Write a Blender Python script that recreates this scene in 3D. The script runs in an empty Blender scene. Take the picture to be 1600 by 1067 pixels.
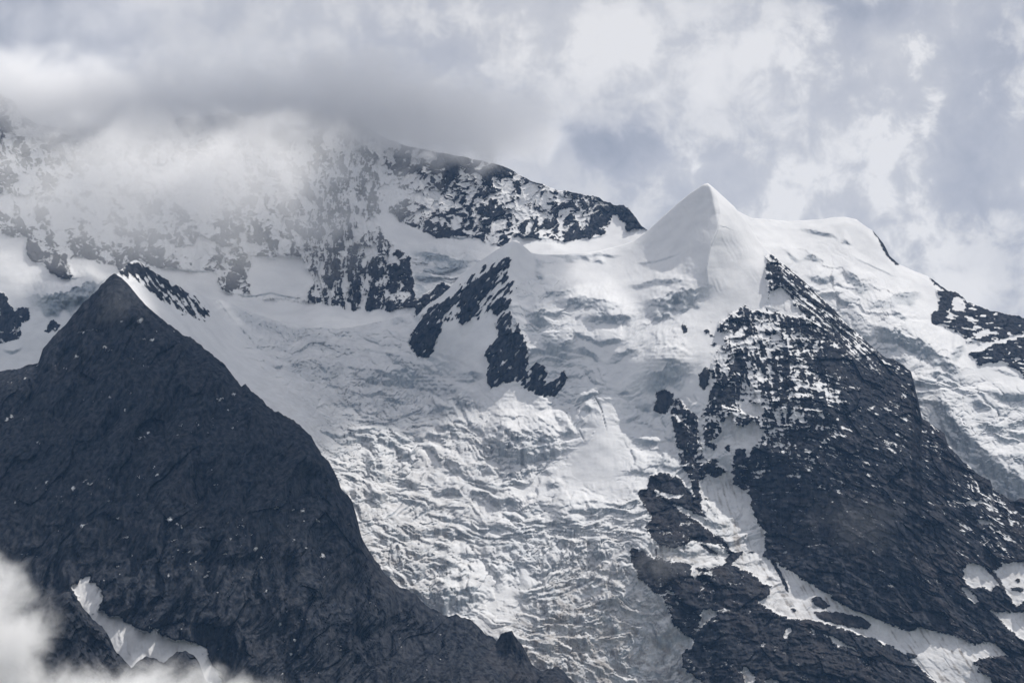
import bpy, math
import numpy as np

R = math.radians
scene = bpy.context.scene
COL = scene.collection

# ------------------------------------------------------------------ camera, sky, sun, exposure
TILT = R(14.0)
CT, ST = math.cos(TILT), math.sin(TILT)
KPX = 0.5 / 1600.0                      # tangent per photograph pixel (72 mm lens on 36 mm)
cam_data = bpy.data.cameras.new('camera')
cam_data.lens = 72.0
cam_data.sensor_width = 36.0
cam_data.sensor_fit = 'HORIZONTAL'
cam_data.clip_start = 1.0
cam_data.clip_end = 60000.0
cam = bpy.data.objects.new('camera', cam_data)
COL.objects.link(cam)
cam.location = (0, 0, 0)
cam.rotation_euler = (R(90) + TILT, 0, 0)
scene.camera = cam

SUN_EL, SUN_AZ = R(57.0), R(48.0)       # azimuth from +Y (away from the camera) towards +X
sun_vec = (math.cos(SUN_EL) * math.sin(SUN_AZ), math.cos(SUN_EL) * math.cos(SUN_AZ), math.sin(SUN_EL))
sd = bpy.data.lights.new('sun', 'SUN')
sd.energy = 4.7
sd.angle = R(0.6)
sd.color = (1.0, 0.955, 0.89)
sun = bpy.data.objects.new('sun', sd)
COL.objects.link(sun)
from mathutils import Vector
sun.rotation_euler = Vector(sun_vec).to_track_quat('Z', 'Y').to_euler()
sun.location = (0, 0, 5000)

scene.view_settings.view_transform = 'Standard'
scene.view_settings.look = 'None'
scene.view_settings.exposure = 0.0
scene.view_settings.gamma = 1.0
scene.view_settings.use_curve_mapping = False
cy = scene.cycles
cy.max_bounces = 12
cy.diffuse_bounces = 2
cy.glossy_bounces = 1
cy.volume_bounces = 10
cy.transparent_max_bounces = 16
cy.use_adaptive_sampling = True
cy.adaptive_threshold = 0.015
cy.use_denoising = True
try:
    cy.denoiser = 'OPENIMAGEDENOISE'
    cy.denoising_input_passes = 'RGB_ALBEDO_NORMAL'
except Exception:
    pass
cy.volume_max_steps = 256


class NT:
    """small helper for building node trees"""
    def __init__(self, tree):
        self.t = tree
        self.n = tree.nodes
        self.l = tree.links

    def node(self, typ, **kw):
        nd = self.n.new(typ)
        for k, v in kw.items():
            if k == 'inp':
                for kk, vv in v.items():
                    if hasattr(vv, 'is_output'):
                        self.l.new(vv, nd.inputs[kk])
                    else:
                        nd.inputs[kk].default_value = vv
            else:
                setattr(nd, k, v)
        return nd

    def math(self, op, a, b=0.0, c=None, clamp=False):
        nd = self.n.new('ShaderNodeMath')
        nd.operation = op
        nd.use_clamp = clamp
        for i, x in enumerate((a, b) if c is None else (a, b, c)):
            if hasattr(x, 'is_output'):
                self.l.new(x, nd.inputs[i])
            else:
                nd.inputs[i].default_value = x
        return nd.outputs[0]

    def noise(self, vec, scale, detail=6.0, rough=0.55, dist=0.0, lac=2.0):
        nd = self.node('ShaderNodeTexNoise', inp={'Scale': scale, 'Detail': detail, 'Roughness': rough, 'Distortion': dist, 'Lacunarity': lac})
        if vec is not None:
            self.l.new(vec, nd.inputs['Vector'])
        return nd.outputs['Fac']

    def maprange(self, x, a, b, c, d, smooth=True):
        nd = self.node('ShaderNodeMapRange', inp={'From Min': a, 'From Max': b, 'To Min': c, 'To Max': d})
        nd.interpolation_type = 'SMOOTHSTEP' if smooth else 'LINEAR'
        self.l.new(x, nd.inputs['Value'])
        return nd.outputs['Result']

    def mix(self, fac, a, b):
        nd = self.n.new('ShaderNodeMix')
        nd.data_type = 'RGBA'
        for i, x in ((0, fac), (6, a), (7, b)):
            if hasattr(x, 'is_output'):
                self.l.new(x, nd.inputs[i])
            else:
                nd.inputs[i].default_value = x if i == 0 else (*x[:3], 1.0)
        return nd.outputs[2]


world = bpy.data.worlds.new('World')
scene.world = world
world.use_nodes = True
wt = NT(world.node_tree)
wt.n.clear()
sky = wt.node('ShaderNodeTexSky', sky_type='NISHITA', sun_disc=False)
sky.sun_elevation = SUN_EL
sky.sun_rotation = SUN_AZ
sky.altitude = 1500
bg_sky = wt.node('ShaderNodeBackground', inp={'Color': sky.outputs['Color'], 'Strength': 0.1})
wco = wt.node('ShaderNodeTexCoord')
wsep = wt.node('ShaderNodeSeparateXYZ', inp={'Vector': wco.outputs['Generated']})
WX, WY, WZ = wsep.outputs
ysafe = wt.math('MAXIMUM', WY, 0.15)
# tangent-plane coordinates of the sky ahead: tu to the right, tv up, both as tangents from due +Y
tu = wt.math('DIVIDE', WX, ysafe)
tv = wt.math('DIVIDE', WZ, ysafe)


def sky_tan(u, v):
    """a direction in the sky, from its place in the photograph, as the two tangents above"""
    a, b = (u - 800) * KPX, -(v - 533.5) * KPX
    dy = CT - b * ST
    return a / dy, (ST + b * CT) / dy


wn1 = wt.noise(wco.outputs['Generated'], 7.0, 9.0, 0.55, 0.35)
wn2 = wt.noise(wco.outputs['Generated'], 17.0, 8.0, 0.54, 0.25)
wn3 = wt.noise(wco.outputs['Generated'], 60.0, 5.0, 0.6, 0.3)
SKY_BLOBS = [  # u, v, ru, rv, amplitude: the banks of cloud beyond the mountains
    (20, 20, 200, 110, -0.22), (180, 120, 120, 60, -0.03), (330, 60, 120, 60, 0.05), (450, 20, 100, 40, 0.08),
    (560, 130, 140, 40, -0.02), (700, 60, 60, 50, -0.04), (900, 60, 130, 60, 0.1),
    (890, 235, 110, 40, -0.16), (1010, 210, 80, 30, -0.08), (1400, 200, 200, 170, 0.09), (1130, 120, 160, 90, 0.05), (1060, 268, 60, 30, 0.14), (1110, 210, 60, 40, 0.0),
    (1220, 300, 90, 40, 0.12), (1300, 250, 50, 60, -0.02), (1330, 12, 60, 26, -0.18), (1385, 70, 34, 36, 0.16),
    (1440, 130, 70, 60, 0.1), (1500, 30, 60, 30, 0.08), (1560, 110, 40, 60, -0.06), (1500, 230, 60, 60, -0.06),
    (1390, 240, 70, 50, 0.05), (1430, 380, 60, 40, 0.02), (1535, 380, 40, 60, -0.09), (1590, 240, 40, 60, 0.1),
    (1520, 455, 60, 22, 0.14), (1590, 420, 40, 60, -0.1), (1180, 90, 120, 60, 0.05)]
acc = None
tvn = wt.math('ADD', tv, wt.math('MULTIPLY', wt.math('SUBTRACT', wn1, 0.5), 0.045))
tun = wt.math('ADD', tu, wt.math('MULTIPLY', wt.math('SUBTRACT', wn2, 0.5), 0.03))
for (bu, bv, ru, rv, am) in SKY_BLOBS:
    cu, cv = sky_tan(bu, bv)
    dx = wt.math('MULTIPLY', wt.math('SUBTRACT', tun, cu), 1.0 / (ru * KPX))
    dy = wt.math('MULTIPLY', wt.math('SUBTRACT', tvn, cv), 1.0 / (rv * KPX))
    r2 = wt.math('ADD', wt.math('MULTIPLY', dx, dx), wt.math('MULTIPLY', dy, dy))
    g = wt.math('MULTIPLY', wt.math('POWER', 2.71828, wt.math('MULTIPLY', r2, -0.5)), am)
    acc = g if acc is None else wt.math('ADD', acc, g)
front = wt.maprange(WY, 0.3, 0.7, 0.0, 1.0)
acc = wt.math('MULTIPLY', acc, front)
val = wt.math('ADD', acc, wt.math('MULTIPLY', wt.math('SUBTRACT', wn1, 0.5), 0.38))
val = wt.math('ADD', val, wt.math('MULTIPLY', wt.math('SUBTRACT', wn2, 0.5), 0.55))
val = wt.math('ADD', val, wt.math('MULTIPLY', wt.math('SUBTRACT', wn3, 0.5), 0.35))
bil_ = wt.maprange(wt.math('ADD', wn2, wt.math('MULTIPLY', wt.math('SUBTRACT', wn3, 0.5), 0.55)), 0.43, 0.6, -0.13, 0.17)
cum = None
for (bu, bv, ru, rv, am) in ((1430, 90, 150, 120, 1.3), (1250, 330, 190, 60, .7), (1480, 420, 120, 70, .8), (1060, 240, 120, 60, .6), (780, 60, 330, 80, .5), (1560, 230, 100, 90, .8)):
    cu, cv = sky_tan(bu, bv)
    dx = wt.math('MULTIPLY', wt.math('SUBTRACT', tu, cu), 1.0 / (ru * KPX))
    dy = wt.math('MULTIPLY', wt.math('SUBTRACT', tv, cv), 1.0 / (rv * KPX))
    r2 = wt.math('ADD', wt.math('MULTIPLY', dx, dx), wt.math('MULTIPLY', dy, dy))
    g = wt.math('MULTIPLY', wt.math('POWER', 2.71828, wt.math('MULTIPLY', r2, -0.5)), am)
    cum = g if cum is None else wt.math('ADD', cum, g)
cum = wt.math('ADD', wt.math('MULTIPLY', cum, front), 0.15)
val = wt.math('ADD', val, wt.math('MULTIPLY', bil_, cum))
val = wt.math('ADD', val, 0.635)
ramp = wt.node('ShaderNodeValToRGB', inp={'Fac': val})
cr = ramp.color_ramp
cr.elements[0].position = 0.1
cr.elements[0].color = (0.24, 0.27, 0.34, 1)
cr.elements[1].position = 0.92
cr.elements[1].color = (0.86, 0.845, 0.84, 1)
e = cr.elements.new(0.45)
e.color = (0.49, 0.502, 0.555, 1)
e = cr.elements.new(0.7)
e.color = (0.675, 0.672, 0.69, 1)
bg_cloud = wt.node('ShaderNodeBackground', inp={'Color': ramp.outputs['Color'], 'Strength': 1.0})
wmix = wt.node('ShaderNodeMixShader', inp={0: 0.94, 1: bg_sky.outputs[0], 2: bg_cloud.outputs[0]})
wout = wt.node('ShaderNodeOutputWorld', inp={'Surface': wmix.outputs[0]})

# ------------------------------------------------------------------ noise and raster tools
F = np.float32
_rng = np.random.default_rng(7)
_PERM = _rng.permutation(512).astype(np.int32)
_PERM = np.concatenate([_PERM, _PERM])
_ANG = _rng.random(512) * 2 * np.pi
_GX, _GY = np.cos(_ANG).astype(F), np.sin(_ANG).astype(F)


def perlin(x, y, seed=0):
    x = np.asarray(x, F) + F(seed * 17.37)
    y = np.asarray(y, F) + F(seed * 9.71)
    xf, yf = np.floor(x), np.floor(y)
    xi, yi = xf.astype(np.int32) & 511, yf.astype(np.int32) & 511
    x, y = x - xf, y - yf
    p0, p1 = _PERM[xi], _PERM[(xi + 1) & 511]
    h00, h01, h10, h11 = _PERM[p0 + yi], _PERM[p0 + ((yi + 1) & 511)], _PERM[p1 + yi], _PERM[p1 + ((yi + 1) & 511)]
    u = x * x * x * (x * (x * 6 - 15) + 10)
    v = y * y * y * (y * (y * 6 - 15) + 10)
    a = _GX[h00] * x + _GY[h00] * y
    b = _GX[h10] * (x - 1) + _GY[h10] * y
    c = _GX[h01] * x + _GY[h01] * (y - 1)
    d = _GX[h11] * (x - 1) + _GY[h11] * (y - 1)
    a = a + u * (b - a)
    c = c + u * (d - c)
    return (a + v * (c - a)) * F(1.5)


def fbm(x, y, octv=4, seed=0, gain=0.5, lac=2.03):
    s, a, t = 0, 1.0, 0
    for i in range(octv):
        s = s + F(a) * perlin(x, y, seed + i * 3)
        t += a
        a *= gain
        x, y = x * F(lac), y * F(lac)
    return s / F(t)


def ridged(x, y, octv=4, seed=0, gain=0.5, lac=2.05):
    s, a, t = 0, 1.0, 0
    for i in range(octv):
        s = s + F(a) * (1 - 2 * np.abs(perlin(x, y, seed + i * 5)))
        t += a
        a *= gain
        x, y = x * F(lac), y * F(lac)
    return s / F(t)


def cells(x, y, seed=0):
    """the nearest of a jittered lattice of points: offset from it, three random numbers of its own, and the gap to the next"""
    x = np.asarray(x, F) + F(seed * 5.13)
    y = np.asarray(y, F) + F(seed * 3.77)
    xi, yi = np.floor(x).astype(np.int32), np.floor(y).astype(np.int32)
    best = np.full(x.shape, 9, F)
    second = np.full(x.shape, 9, F)
    bdx, bdy = np.zeros_like(x), np.zeros_like(x)
    bh = np.zeros(x.shape, np.int32)
    for j in (-1, 0, 1):
        for i in (-1, 0, 1):
            h = _PERM[_PERM[(xi + i) & 511] + ((yi + j + seed) & 511)]
            px_ = xi + i + .5 + .46 * _GX[h]
            py_ = yi + j + .5 + .46 * _GY[h]
            dx, dy = x - px_.astype(F), y - py_.astype(F)
            d = dx * dx + dy * dy
            m = d < best
            second = np.where(m, best, np.minimum(second, d))
            best = np.where(m, d, best)
            bdx, bdy, bh = np.where(m, dx, bdx), np.where(m, dy, bdy), np.where(m, h, bh)
    r = [(_PERM[(bh + k) & 511] / 511.0).astype(F) for k in (11, 57, 131)]
    return bdx, bdy, r[0], r[1], r[2], np.sqrt(second) - np.sqrt(best)


def facets(x, y, seed, step=.5, tx=1.0, ty=1.0):
    """angular ground: every cell a plane of its own tilt and height, about -1..1"""
    dx, dy, a, b, c, gap = cells(x, y, seed)
    return step * (a - .5) + tx * (b - .5) * dx * 2 + ty * (c - .5) * dy * 2 - .1 * (1 - sstep(gap, 0, .2))


def sstep(x, a, b):
    t = np.clip((x - a) / (b - a), 0, 1)
    return t * t * (3 - 2 * t)


def quantile(n):
    """a field remapped so that its values are spread evenly over 0..1"""
    s = np.sort(n.ravel()[::37])
    return np.interp(n, s, np.linspace(0, 1, len(s))).astype(F)


U0, V0, CW, CH = -280, -140, 2180, 1360        # working canvas in photograph pixels


def raster(poly):
    p = np.array(poly, float)
    m = np.zeros((CH, CW), bool)
    x0, x1 = int(max(p[:, 0].min() - U0 - 1, 0)), int(min(p[:, 0].max() - U0 + 2, CW))
    y0, y1 = int(max(p[:, 1].min() - V0 - 1, 0)), int(min(p[:, 1].max() - V0 + 2, CH))
    if x1 <= x0 or y1 <= y0:
        return m
    X, Y = np.meshgrid(np.arange(x0, x1) + U0 + 0.5, np.arange(y0, y1) + V0 + 0.5)
    ins = np.zeros(X.shape, bool)
    for (ax, ay), (bx, by) in zip(p, np.roll(p, -1, 0)):
        if ay == by:
            continue
        c = (ay > Y) != (by > Y)
        ins ^= c & (X < (bx - ax) * (Y - ay) / (by - ay) + ax)
    m[y0:y1, x0:x1] = ins
    return m


def blur(m, r):
    m = m.astype(F)
    r = int(r)
    if r < 1:
        return m
    for _ in range(2):
        for ax in (0, 1):
            pad = [(0, 0), (0, 0)]
            pad[ax] = (r + 1, r)
            c = np.cumsum(np.pad(m, pad, mode='edge'), axis=ax, dtype=np.float64)
            n = m.shape[ax]
            hi = np.take(c, np.arange(2 * r + 1, 2 * r + 1 + n), axis=ax)
            lo = np.take(c, np.arange(0, n), axis=ax)
            m = ((hi - lo) / (2 * r + 1)).astype(F)
    return m


def look(m, u, v):
    i = np.clip((v - V0).astype(np.int32), 0, CH - 1)
    j = np.clip((u - U0).astype(np.int32), 0, CW - 1)
    return m[i, j]


def area(polys, u, v, soft=0):
    m = np.zeros((CH, CW), bool)
    for p in polys:
        m |= raster(p)
    return look(blur(m, soft), u, v).astype(F)


def tps(pts, u, v, lam=0.0):
    """smooth surface through scattered values (u, v, value)"""
    p = np.array(pts, float)
    s = 400.0
    a, b, z = p[:, 0] / s, p[:, 1] / s, p[:, 2]
    n = len(p)

    def phi(r2):
        return 0.5 * r2 * np.log(r2 + 1e-9)
    K = phi((a[:, None] - a) ** 2 + (b[:, None] - b) ** 2) + lam * np.eye(n)
    P = np.stack([np.ones(n), a, b], 1)
    A = np.block([[K, P], [P.T, np.zeros((3, 3))]])
    w = np.linalg.solve(A, np.concatenate([z, np.zeros(3)]))
    # evaluate on a coarse canvas, then read it bilinearly
    st = 6
    gu, gv = np.arange(U0, U0 + CW + st, st), np.arange(V0, V0 + CH + st, st)
    X, Y = np.meshgrid(gu / s, gv / s)
    g = w[n] + w[n + 1] * X + w[n + 2] * Y
    for i in range(n):
        g = g + w[i] * phi((X - a[i]) ** 2 + (Y - b[i]) ** 2)
    return bil(g.astype(F), (u - U0) / st, (v - V0) / st)


def bil(g, x, y):
    x = np.clip(x, 0, g.shape[1] - 1.001)
    y = np.clip(y, 0, g.shape[0] - 1.001)
    xi, yi = x.astype(np.int32), y.astype(np.int32)
    fx, fy = (x - xi).astype(F), (y - yi).astype(F)
    fx, fy = fx, fy
    return (g[yi, xi] * (1 - fx) * (1 - fy) + g[yi, xi + 1] * fx * (1 - fy) + g[yi + 1, xi] * (1 - fx) * fy + g[yi + 1, xi + 1] * fx * fy)


def place(u, v, Y):
    """the point at horizontal distance Y (metres) that the photograph shows at pixel u, v"""
    a, b = (u - 800) * KPX, -(v - 533.5) * KPX
    dy = CT - b * ST
    k = Y / dy
    return a * k, Y, (ST + b * CT) * k


# ------------------------------------------------------------------ material of the mountains
def mountain_material():
    m = bpy.data.materials.new('rock_snow_ice')
    m.use_nodes = True
    t = NT(m.node_tree)
    t.n.clear()
    geo = t.node('ShaderNodeNewGeometry')
    pos = geo.outputs['Position']

    def at(n):
        return t.node('ShaderNodeAttribute', attribute_name=n).outputs['Fac']
    rock, ice, dirt, warm = at('rock'), at('ice'), at('dirt'), at('warm')
    # sub-metre edge between snow and rock
    fine = t.noise(pos, 0.16, 4.0, 0.65)
    mid_ = t.math('ADD', t.math('MULTIPLY', t.math('MULTIPLY', rock, t.math('SUBTRACT', 1.0, rock)), 6.5), 0.25)
    rk = t.math('ADD', rock, t.math('MULTIPLY', t.math('SUBTRACT', fine, 0.5), mid_))
    rk = t.maprange(rk, 0.3, 0.7, 0.0, 1.0)
    n_big = t.noise(pos, 0.006, 5.0, 0.6)
    n_mid = t.noise(pos, 0.045, 6.0, 0.62)
    st = t.node('ShaderNodeMapping', inp={'Vector': pos, 'Rotation': (0, R(-22), 0), 'Scale': (0.085, 0.05, 0.014)})
    n_str = t.noise(st.outputs[0], 1.0, 5.0, 0.62)
    cold = t.mix(t.maprange(n_mid, 0.3, 0.72, 0, 1), (0.0045, 0.0062, 0.0100), (0.035, 0.041, 0.053))
    brown = t.mix(t.maprange(n_mid, 0.3, 0.72, 0, 1), (0.010, 0.0095, 0.012), (0.072, 0.064, 0.064))
    wf = t.math('MULTIPLY', t.maprange(n_big, 0.38, 0.66, 0.15, 1.0), warm)
    rc = t.mix(wf, cold, brown)
    rc = t.mix(t.maprange(n_str, 0.35, 0.75, 0.0, 0.8), rc, (0.080, 0.081, 0.088))
    snow = t.mix(t.maprange(t.noise(pos, 0.012, 4.0, 0.6), 0.35, 0.75, 0, 1), (0.69, 0.692, 0.70), (0.61, 0.614, 0.628))
    icec = t.mix(t.maprange(n_mid, 0.32, 0.7, 0, 1), (0.26, 0.30, 0.34), (0.42, 0.45, 0.48))
    dirty = t.mix(t.maprange(n_mid, 0.35, 0.7, 0, 1), (0.22, 0.205, 0.195), (0.46, 0.445, 0.43))
    c = t.mix(ice, snow, icec)
    c = t.mix(t.math('MULTIPLY', dirt, t.maprange(t.noise(pos, 0.03, 5.0, 0.6), 0.35, 0.65, 0.2, 1.0)), c, dirty)
    c = t.mix(rk, c, rc)
    h_r = t.math('ADD', t.math('MULTIPLY', n_mid, 14.0), t.math('MULTIPLY', t.noise(pos, 0.22, 5.0, 0.6), 4.5))
    h_s = t.math('MULTIPLY', t.noise(pos, 0.09, 5.0, 0.6), t.math('ADD', t.math('MULTIPLY', ice, 6.0), 0.7))
    hm = t.node('ShaderNodeMix', data_type='FLOAT', inp={0: rk, 2: h_s, 3: h_r})
    bump = t.node('ShaderNodeBump', inp={'Strength': 0.8, 'Distance': 1.0, 'Height': hm.outputs[0]})
    bs = t.node('ShaderNodeBsdfPrincipled', inp={'Base Color': c, 'Roughness': 0.9, 'Specular IOR Level': 0.0, 'Normal': bump.outputs[0]})
    t.node('ShaderNodeOutputMaterial', inp={'Surface': bs.outputs[0]})
    return m


MAT = mountain_material()


# ------------------------------------------------------------------ mesh building
def mesh_of(name, verts, normals, quads, attrs):
    me = bpy.data.meshes.new(name)
    nv, nf = len(verts), len(quads)
    me.vertices.add(nv)
    me.vertices.foreach_set('co', verts.astype(F).ravel())
    me.loops.add(nf * 4)
    me.loops.foreach_set('vertex_index', quads.astype(np.int32).ravel())
    me.polygons.add(nf)
    me.polygons.foreach_set('loop_start', (np.arange(nf) * 4).astype(np.int32))
    me.update(calc_edges=True)
    me.polygons.foreach_set('use_smooth', np.ones(nf, bool))
    for k, a in attrs.items():
        at = me.attributes.new(k, 'FLOAT', 'POINT')
        at.data.foreach_set('value', a.astype(F))
    me.materials.append(MAT)
    if normals is not None:
        me.normals_split_custom_set_from_vertices(normals.astype(F))
    return me


def tag(o, label=None, cat=None, group=None, kind=None):
    for k, v in (('label', label), ('category', cat), ('group', group), ('kind', kind)):
        if v:
            o[k] = v
    return o


class Layer:
    """one body of the mountain: a sheet of columns hanging from its skyline, with a slope behind the skyline"""
    def __init__(self, top, u0, u1, v1, step, rag, seed):
        n = int((u1 - u0) / step) + 1
        self.u1d = np.linspace(u0, u1, n).astype(F)
        t = np.array(top, float)
        vt = np.interp(self.u1d, t[:, 0], t[:, 1]).astype(F)
        rg = np.interp(self.u1d, *zip(*rag)).astype(F)
        x = self.u1d
        z = np.zeros_like(x)
        vt = vt + rg * (perlin(x / 23, z + .3, seed) * 3.0 + perlin(x / 9, z + .6, seed + 1) * 2.2 + perlin(x / 4, z + .1, seed + 2) * 1.5)
        self.vt = vt
        rows = int((v1 - vt.min()) / step) + 1
        # rows shorten where the skyline is low so that every column ends at v1
        k = np.arange(rows, dtype=F)[:, None] / (rows - 1)
        full = (v1 - vt)[None, :]
        # near the skyline rows follow it, lower down they even out
        self.v = vt[None, :] + full * k
        self.u = np.broadcast_to(self.u1d[None, :], self.v.shape).astype(F).copy()
        self.zero = np.zeros(self.v.shape, F)

    def finish(self, Y, attrs, ids, names, back=((2.0, 60.0), (30.0, 420.0)), keep=None):
        """names: id -> (object name, parent or None, dict of tags). Returns the objects by id"""
        u, v = self.u, self.v
        X_, Y_, Z_ = place(u, v, Y)
        P = np.stack([X_, Y_, Z_], -1)
        bk = []
        for (dv, dY) in back[::-1]:
            bx, by, bz = place(self.u1d, self.vt + dv, Y[0] + dY)
            bk.append(np.stack([bx, by, bz], -1)[None])
        P = np.concatenate(bk + [P], 0)
        nb = len(back)
        attrs = {k: np.concatenate([np.repeat(a[:1], nb, 0), a], 0) for k, a in attrs.items()}
        ids = np.concatenate([np.repeat(ids[:1], nb, 0), ids], 0)
        if keep is not None:
            keep = np.concatenate([np.repeat(keep[:1], nb, 0), keep], 0)
        du = np.gradient(P, axis=1)
        dv = np.gradient(P, axis=0)
        nrm = np.cross(dv, du)
        nrm /= np.linalg.norm(nrm, axis=-1, keepdims=True) + 1e-9
        h, w = P.shape[:2]
        idx = np.arange(h * w).reshape(h, w)
        q = np.stack([idx[1:, :-1], idx[1:, 1:], idx[:-1, 1:], idx[:-1, :-1]], -1).reshape(-1, 4)
        fid = ids[:-1, :-1].reshape(-1)
        if keep is not None:
            kf = (keep[:-1, :-1] | keep[1:, 1:] | keep[1:, :-1] | keep[:-1, 1:]).reshape(-1)
            q, fid = q[kf], fid[kf]
        Pf, Nf = P.reshape(-1, 3), nrm.reshape(-1, 3)
        made = {}
        for i, (nm, par, tg) in names.items():
            qq = q[fid == i]
            if len(qq) < 6:
                continue
            used = np.zeros(h * w, bool)
            used[qq.ravel()] = True
            remap = np.cumsum(used) - 1
            me = mesh_of(nm, Pf[used], Nf[used], remap[qq], {k: a.reshape(-1)[used] for k, a in attrs.items()})
            o = bpy.data.objects.new(nm, me)
            COL.objects.link(o)
            tag(o, **tg)
            made[i] = o
        for i, o in made.items():
            par = names[i][1]
            if par is not None:
                o.parent = made[par] if isinstance(par, int) else par
        return made


def cliffs(L, Y, G, items, R_ice, seed):
    """ice cliffs: each (lip polyline, height in pixels) becomes a bench with a steep face under it"""
    off = L.zero.copy()
    ice = L.zero.copy()
    cid = np.full(L.v.shape, -1, np.int32)
    for k, it in enumerate(items):
        pts, H = np.array(it[0], float), float(it[1])
        gain = it[2] if len(it) > 2 else 1.0
        pts = pts[np.argsort(pts[:, 0])]
        ua, ub = pts[0, 0], pts[-1, 0]
        W = 1.15 * H + 4
        j0, j1 = np.searchsorted(L.u1d, [ua, ub])
        if j1 - j0 < 3:
            continue
        u, v = L.u[:, j0:j1], L.v[:, j0:j1]
        x = u[0]
        vl = np.interp(x, pts[:, 0], pts[:, 1])
        z = np.zeros_like(x)
        L_ = ub - ua
        tl_ = min(24 + .9 * H, .42 * L_)
        tp = sstep(x, ua, ua + tl_) * (1 - sstep(x, ub - tl_, ub))
        Hs = np.maximum(H * (.35 + .65 * tp) * (1 + .22 * perlin(x / 45, z + k, seed + 3)), 1.2)[None, :]
        t = v - vl[None, :]
        near = np.exp(-np.abs(t) / (1.2 * H + 3))
        amp = (0.6 + 0.10 * H) * near
        t = t + amp * (1.5 * perlin(u / 15, v / 13 + k * .37, seed) + 1.1 * perlin(u / 5.5, v / 6 + k * .61, seed + 1))
        Hx = Hs * (1 + .3 * perlin(u / 13, v / 20 + k, seed + 4))
        tri = np.where(t > 0, 1 - t / Hx, 1 + t / (1.9 * Hs + 7))
        tri = np.clip(tri, 0, 1)
        tri = np.where(t > 0, tri, tri * tri * (2 - tri))
        g = np.clip(G[:, j0:j1], 1.4, 3.4)
        off[:, j0:j1] -= (gain * 0.92 * g * Hs * tp[None, :]) * tri
        flute = (perlin(u / 3.4, v / 11, seed + 5) + .8 * perlin(u / 8, v / 9, seed + 6)) * (.8 + .05 * H)
        off[:, j0:j1] += flute * tp[None, :] * sstep(t, -.5, 1) * (1 - sstep(t / Hx, .8, 1.2))
        Hx = Hx + 0 * u
        f = tp[None, :] * sstep(t, -.8, .8) * (1 - sstep(t / Hx, .8, 1.25))
        ice[:, j0:j1] = np.maximum(ice[:, j0:j1], f)
        if H >= 12:
            c = cid[:, j0:j1]
            c[(v - vl[None, :] > 0) & (v - vl[None, :] < Hs) & (tp[None, :] > .25)] = k
    return off, ice, cid


def icefall(L, Rg, seed, slant, G):
    """broken ice: benches and blocks at several sizes, ragged along their lips"""
    u, v = L.u, L.v
    ws = slant(u)
    w1 = fbm(u / 95, v / 60, 3, seed) * 34
    w2 = fbm(u / 26, v / 20, 3, seed + 9)
    w3 = fbm(u / 8, v / 7, 2, seed + 15)
    swap = fbm(u / 70, v / 50, 2, seed + 21)
    off = 0
    facet = 0
    rough = sstep(Rg, .45, .8)
    gs = np.clip(G, 1.1, 3.2) / 2.6
    for (per, amp, a2, a3, sd, cr, wt) in ((42, 46, 13, 2.2, 0, 0, .75 - .3 * rough),):
        ph = (v + ws + cr * u + w1 + a2 * w2 + a3 * w3) / per + sd * 0.37
        row = np.floor(ph)
        f = ph - row
        cut = 0.46
        tri = np.where(f < cut, 1 - f / cut, ((f - cut) / (1 - cut)) ** 1.7)
        blk = perlin(u / (per * 1.5) + row * 7.31, row * 3.77 + 0.5 + v / (per * 6), seed + sd)
        pm = sstep(blk - .4 * swap + .2, -.15, .2) * wt
        off = off - amp * tri * pm
        facet = np.maximum(facet, sstep(tri, .06, .2) * (f < cut) * pm)
    # blocks of ice: a bench on top, a wall below, each with its own height and tilt
    for (cw, ch, amp, sd, wt) in ((36, 24, 44, 201, 1 - .35 * rough), (16, 11.5, 22, 207, .45 + .55 * rough), (8, 6, 10, 213, .1 + .9 * rough)):
        tw = .55 * fbm(u / 120, v / 90, 2, seed + 25)
        x = (u + .5 * w1 + 9 * w2 + 2 * w3 - tw * 50) / cw
        y = (v + ws + .8 * w1 + 9 * w2 + 2 * w3 + tw * 80) / ch
        dx, dy, ra, rb_, rc_, gap = cells(x, y, sd)
        f = np.clip(dy + .5 + .25 * (rb_ - .5), 0, 1)
        lip = .30
        prof = np.where(f < lip, f / lip, 1 - (f - lip) / (1 - lip))
        tall = sstep(ra, .15, .75)
        off = off - amp * wt * (prof * tall + .55 * (rc_ - .5) * dx * 2 * (.3 + tall) + .22 * (rb_ - .5))
        crack = 1 - sstep(gap, .02, .13)
        off = off + .22 * amp * wt * crack * tall
        facet = np.maximum(facet, wt * tall * sstep(f, lip - .02, lip + .1) * (1 - sstep(f, .9, 1.0)) * (1.0 if cw > 10 else .7))
    for (cu, cv, cr, w, dp, sd) in ((52, 10, .0, .09, 13, 81), (38, 8.5, .7, .08, 11, 84), (26, 6.5, -.25, .1, 7, 87)):
        vv = v + ws + cr * u + .8 * w1 + .7 * 9 * w2
        slot = np.exp(-(perlin((u - cr * v) / cu, vv / cv, seed + sd) / w) ** 2) * sstep(perlin(u / 38, v / 16, seed + sd + 1), .0, .3)
        off = off + dp * slot
        facet = np.maximum(facet, .6 * slot)
    rub = ridged(u / 9, v / 7, 3, seed + 70) * 5.5 + perlin(u / 3.2, v / 2.6, seed + 77) * 2.2
    Rs = np.clip((Rg - .05) * 1.06, 0, 1) ** .65
    return (off * gs - rub * (.1 + .55 * facet + .25 * rough)) * Rs, facet * np.clip((Rg - .05) * 3.2, 0, 1)


def dvert(a, L):
    """metres of distance lost per pixel down the picture: how far the slope leans back"""
    return -np.gradient(a, axis=0) / np.maximum(np.gradient(L.v, axis=0), 1e-3)


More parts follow.
